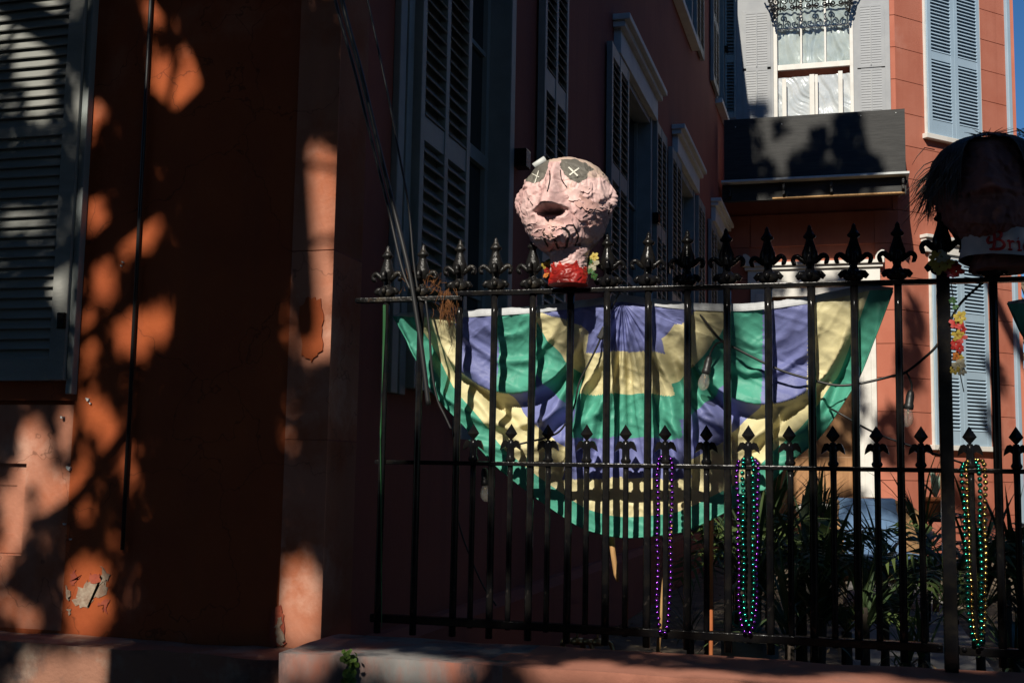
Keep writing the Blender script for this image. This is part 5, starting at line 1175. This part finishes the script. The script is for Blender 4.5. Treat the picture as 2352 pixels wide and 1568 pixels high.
def fill_leaves():
    pts = []; r = random.Random(8)
    for cx, cy, rx, ry, n in ((2275, 440, 130, 150, 1500), (1830, 545, 240, 40, 900), (1990, 600, 100, 60, 500), (530, 500, 80, 500, 1800), (450, 1250, 110, 250, 1500), (735, 170, 50, 150, 700), (740, 1060, 46, 210, 800), (60, 430, 90, 70, 350), (60, 790, 90, 110, 500), (268, 110, 56, 140, 450), (290, 380, 70, 60, 250), (340, 640, 60, 40, 150), (250, 860, 20, 40, 50), (70, 1330, 60, 50, 120), (2165, 600, 40, 60, 200), (1880, 1250, 90, 100, 300)):
        for k in range(n):
            a, d = r.uniform(0, 6.283), math.sqrt(r.random()); P = PY(cx + rx * d * math.cos(a), cy + ry * d * math.sin(a), 3.8); pts.append(np.array(P) + SV * r.uniform(6.5, 10))
    return leaf_quads(np.array(pts), .06, np.random.default_rng(9))
def leaf_quads(P, size, r):
    m = len(P); a = r.normal(0, 1, (m, 3)); a /= np.linalg.norm(a, axis=1)[:, None]; c = np.cross(a, r.normal(0, 1, (m, 3))); c /= np.linalg.norm(c, axis=1)[:, None]
    s = size * r.uniform(.7, 1.3, (m, 1)); L = a * s; W = c * s * .42
    return np.stack([P - L, P + W * .9 - L * .1, P + L, P - W * .9 - L * .1], 1).reshape(-1, 3)
oak = thing('live_oak', 'broad live oak on the pavement whose trunk shadow falls on the orange wall', 'tree', (-2.45, -.2, .13))
TX, TY = -2.50, -.25
b = MB(); b.tube(smooth_path([(TX - .1, TY, .1), (TX - .05, TY, 1.2), (TX, TY, 3), (TX - .02, TY, 5.0), (TX + .05, TY, 6.2), (TX + .12, TY, 7.2)], 5), [.42] * 5 + [.33] * 5 + [.27] * 5 + [.225] * 5 + [.20] * 5 + [.16], 14)
b.build('trunk', M['bark'], oak)
def limb(P, r0, r1):
    P = smooth_path(P, 5); MB().tube(P, [r0 + (r1 - r0) * i / (len(P) - 1) for i in range(len(P))], 8).build('limb', M['bark'], oak)
limb([(TX, TY, 5.6), (TX - .25, TY, 5.95), (TX - .55, TY + .1, 6.15), (TX - 1.2, TY + .1, 6.6), (TX - 2.5, TY, 7.4)], .11, .04)
limb([(TX, TY, 6.1), (TX - .2, TY, 6.5), (TX - .6, TY, 6.9), (TX - 1.2, TY, 7.8)], .12, .05)
limb([(TX, TY, 6.6), (TX + .3, TY, 7.2), (TX + 1.2, TY, 7.7), (TX + 3.2, TY, 8.2)], .15, .06)
limb([(TX, TY, 6.8), (TX, TY - 1.5, 7.6), (TX, TY - 3.5, 8)], .14, .06)
def branch(P, r0, r1, L=5.2): limb([np.array(PY(x, y, 3.8)) + SV * (L + .12 * i) for i, (x, y) in enumerate(P)], r0, r1)
branch([(520, 300), (430, 400), (330, 480), (250, 545), (170, 610), (60, 680)], .060, .040)
branch([(520, 180), (420, 275), (330, 330), (235, 420), (150, 470)], .050, .030)
branch([(500, 600), (420, 640), (340, 668), (260, 722), (180, 790)], .035, .022)
branch([(500, 700), (430, 760), (380, 830), (330, 900), (310, 1000)], .034, .020)
branch([(460, 900), (330, 960), (250, 1050), (180, 1140), (90, 1200)], .036, .022)
branch([(590, 585), (690, 566), (790, 540)], .018, .010); branch([(600, 400), (700, 380), (790, 396)], .014, .010)
branch([(330, -40), (390, 50), (400, 150), (380, 260)], .022, .012); branch([(60, -40), (40, 120), (20, 330)], .020, .014)
V = np.concatenate([crown_leaves(430000, (-9.5, -6.5, 4.7), (6.0, 2.6, 8.8), .052), fill_leaves(), crown_leaves(36000, (-16, -14, 4.0), (11, -6.5, 10), .16, seed=3)])  # fill leaves added to darken chosen spots, outer leaves to block the sky
o = put('crown', np_mesh('crown', V, 4, M['leaf']), oak)
# second tree over the right side of the garden, throws the soft dapples on the balcony board and the door
gt = thing('garden_tree', 'tall tree in the right of the garden dappling the balcony board', 'tree', (3.4, 8.0, GZ))
MB().tube(smooth_path([(3.4, 8, .4), (3.3, 8, 4), (3.1, 8.1, 8), (2.2, 8.3, 11), (.5, 8.5, 13.4)], 5), [.22] * 10 + [.16] * 6 + [.10] * 5, 10).build('trunk', M['bark'], gt)
BLOB = [(1705, 340, 48, 95, 16.6, 330), (1760, 400, 28, 40, 16.6, 90), (1852, 395, 42, 45, 16.6, 220), (1885, 330, 26, 36, 16.6, 90), (1950, 330, 36, 95, 16.6, 330), (1925, 410, 52, 28, 16.6, 170), (1815, 428, 40, 14, 16.6, 60), (2005, 395, 24, 34, 16.6, 60), (1790, 300, 18, 30, 16.6, 30), (1742, 245, 24, 26, 17.4, 90),
        (1850, 615, 30, 30, 17.3, 90), (1760, 640, 40, 40, 17.3, 120), (1930, 640, 40, 30, 17.3, 100), (2102, 780, 22, 90, 17.8, 200), (2088, 880, 28, 46, 17.8, 120), (2060, 1040, 50, 70, 17.8, 220), (1880, 930, 110, 110, 17.4, 700), (1800, 760, 80, 70, 17.4, 200), (2290, 880, 20, 40, 19, 60), (2230, 1150, 60, 40, 18.4, 120), (1930, 1110, 60, 60, 17, 200), (2280, 1000, 20, 40, 19, 50)]
pts = []
for cx, cy, rx, ry, Y, n in BLOB:
    for k in range(int(n * .6)):
        a, d = random.uniform(0, 6.283), math.sqrt(random.random()); P = PY(cx + rx * d * math.cos(a), cy + ry * d * math.sin(a), Y); pts.append(np.array(P) + SV * random.uniform(12, 19))
V = leaf_quads(np.array(pts), .125, np.random.default_rng(5))
put('crown', np_mesh('crown', V, 4, M['leaf']), gt)

# ------------------------------------------------------------------ unseen houses added beyond the frame to cut the sky light
BRK = mat('dark_brick', (.14, .06, .045), .9, (.10, .045, .035), 6, .4, .6, .4, 40)
def blocker_house(label, x0, x1, y0, y1, h, face):
    cx, cy = (x0 + x1) / 2, (y0 + y1) / 2
    t_ = thing('sky_blocker_house', label, 'house', (cx, cy, 0), 'unseen houses added to block sky light')
    MB().box((x0, y0, 0), (x1, y1, h)).build('wall', BRK, t_)
    MB().prism([(x0 - .3, h), (cx, h + 2.0), (x1 + .3, h)], y0 - .2, y1 + .2).build('roof', M['dark'], t_)
    n = max(2, int(((x1 - x0) if face in 'NS' else (y1 - y0)) / 2.6))
    for k in range(n):
        for z in (1.2, 4.6):
            if face == 'N': a = x0 + (k + .5) * (x1 - x0) / n; f_ = MB().box((a - .55, y1, z), (a + .55, y1 + .05, z + 2)).build('window', M['hoodp'], t_); MB().box((a - .45, y1 + .051, z + .1), (a + .45, y1 + .055, z + 1.9)).build('pane', M['pane'], f_)
            else: a = y0 + (k + .5) * (y1 - y0) / n; f_ = MB().box((x0 - .05, a - .55, z), (x0, a + .55, z + 2)).build('window', M['hoodp'], t_); MB().box((x0 - .055, a - .45, z + .1), (x0 - .051, a + .45, z + 1.9)).build('pane', M['pane'], f_)
blocker_house('unseen dark brick house added across the street to block sky light, leftmost of the three', -22, -10.5, -24, -15, 8, 'N')
blocker_house('unseen dark brick house added across the street to block sky light, middle of the three', -9.5, 1.5, -24, -15, 9, 'N')
blocker_house('unseen dark brick house added across the street to block sky light, rightmost of the three', 2.5, 14, -24, -15, 8.5, 'N')
blocker_house('unseen dark brick house added right of the garden to block sky light', 5.8, 13, 3.9, 26, 8, 'W')
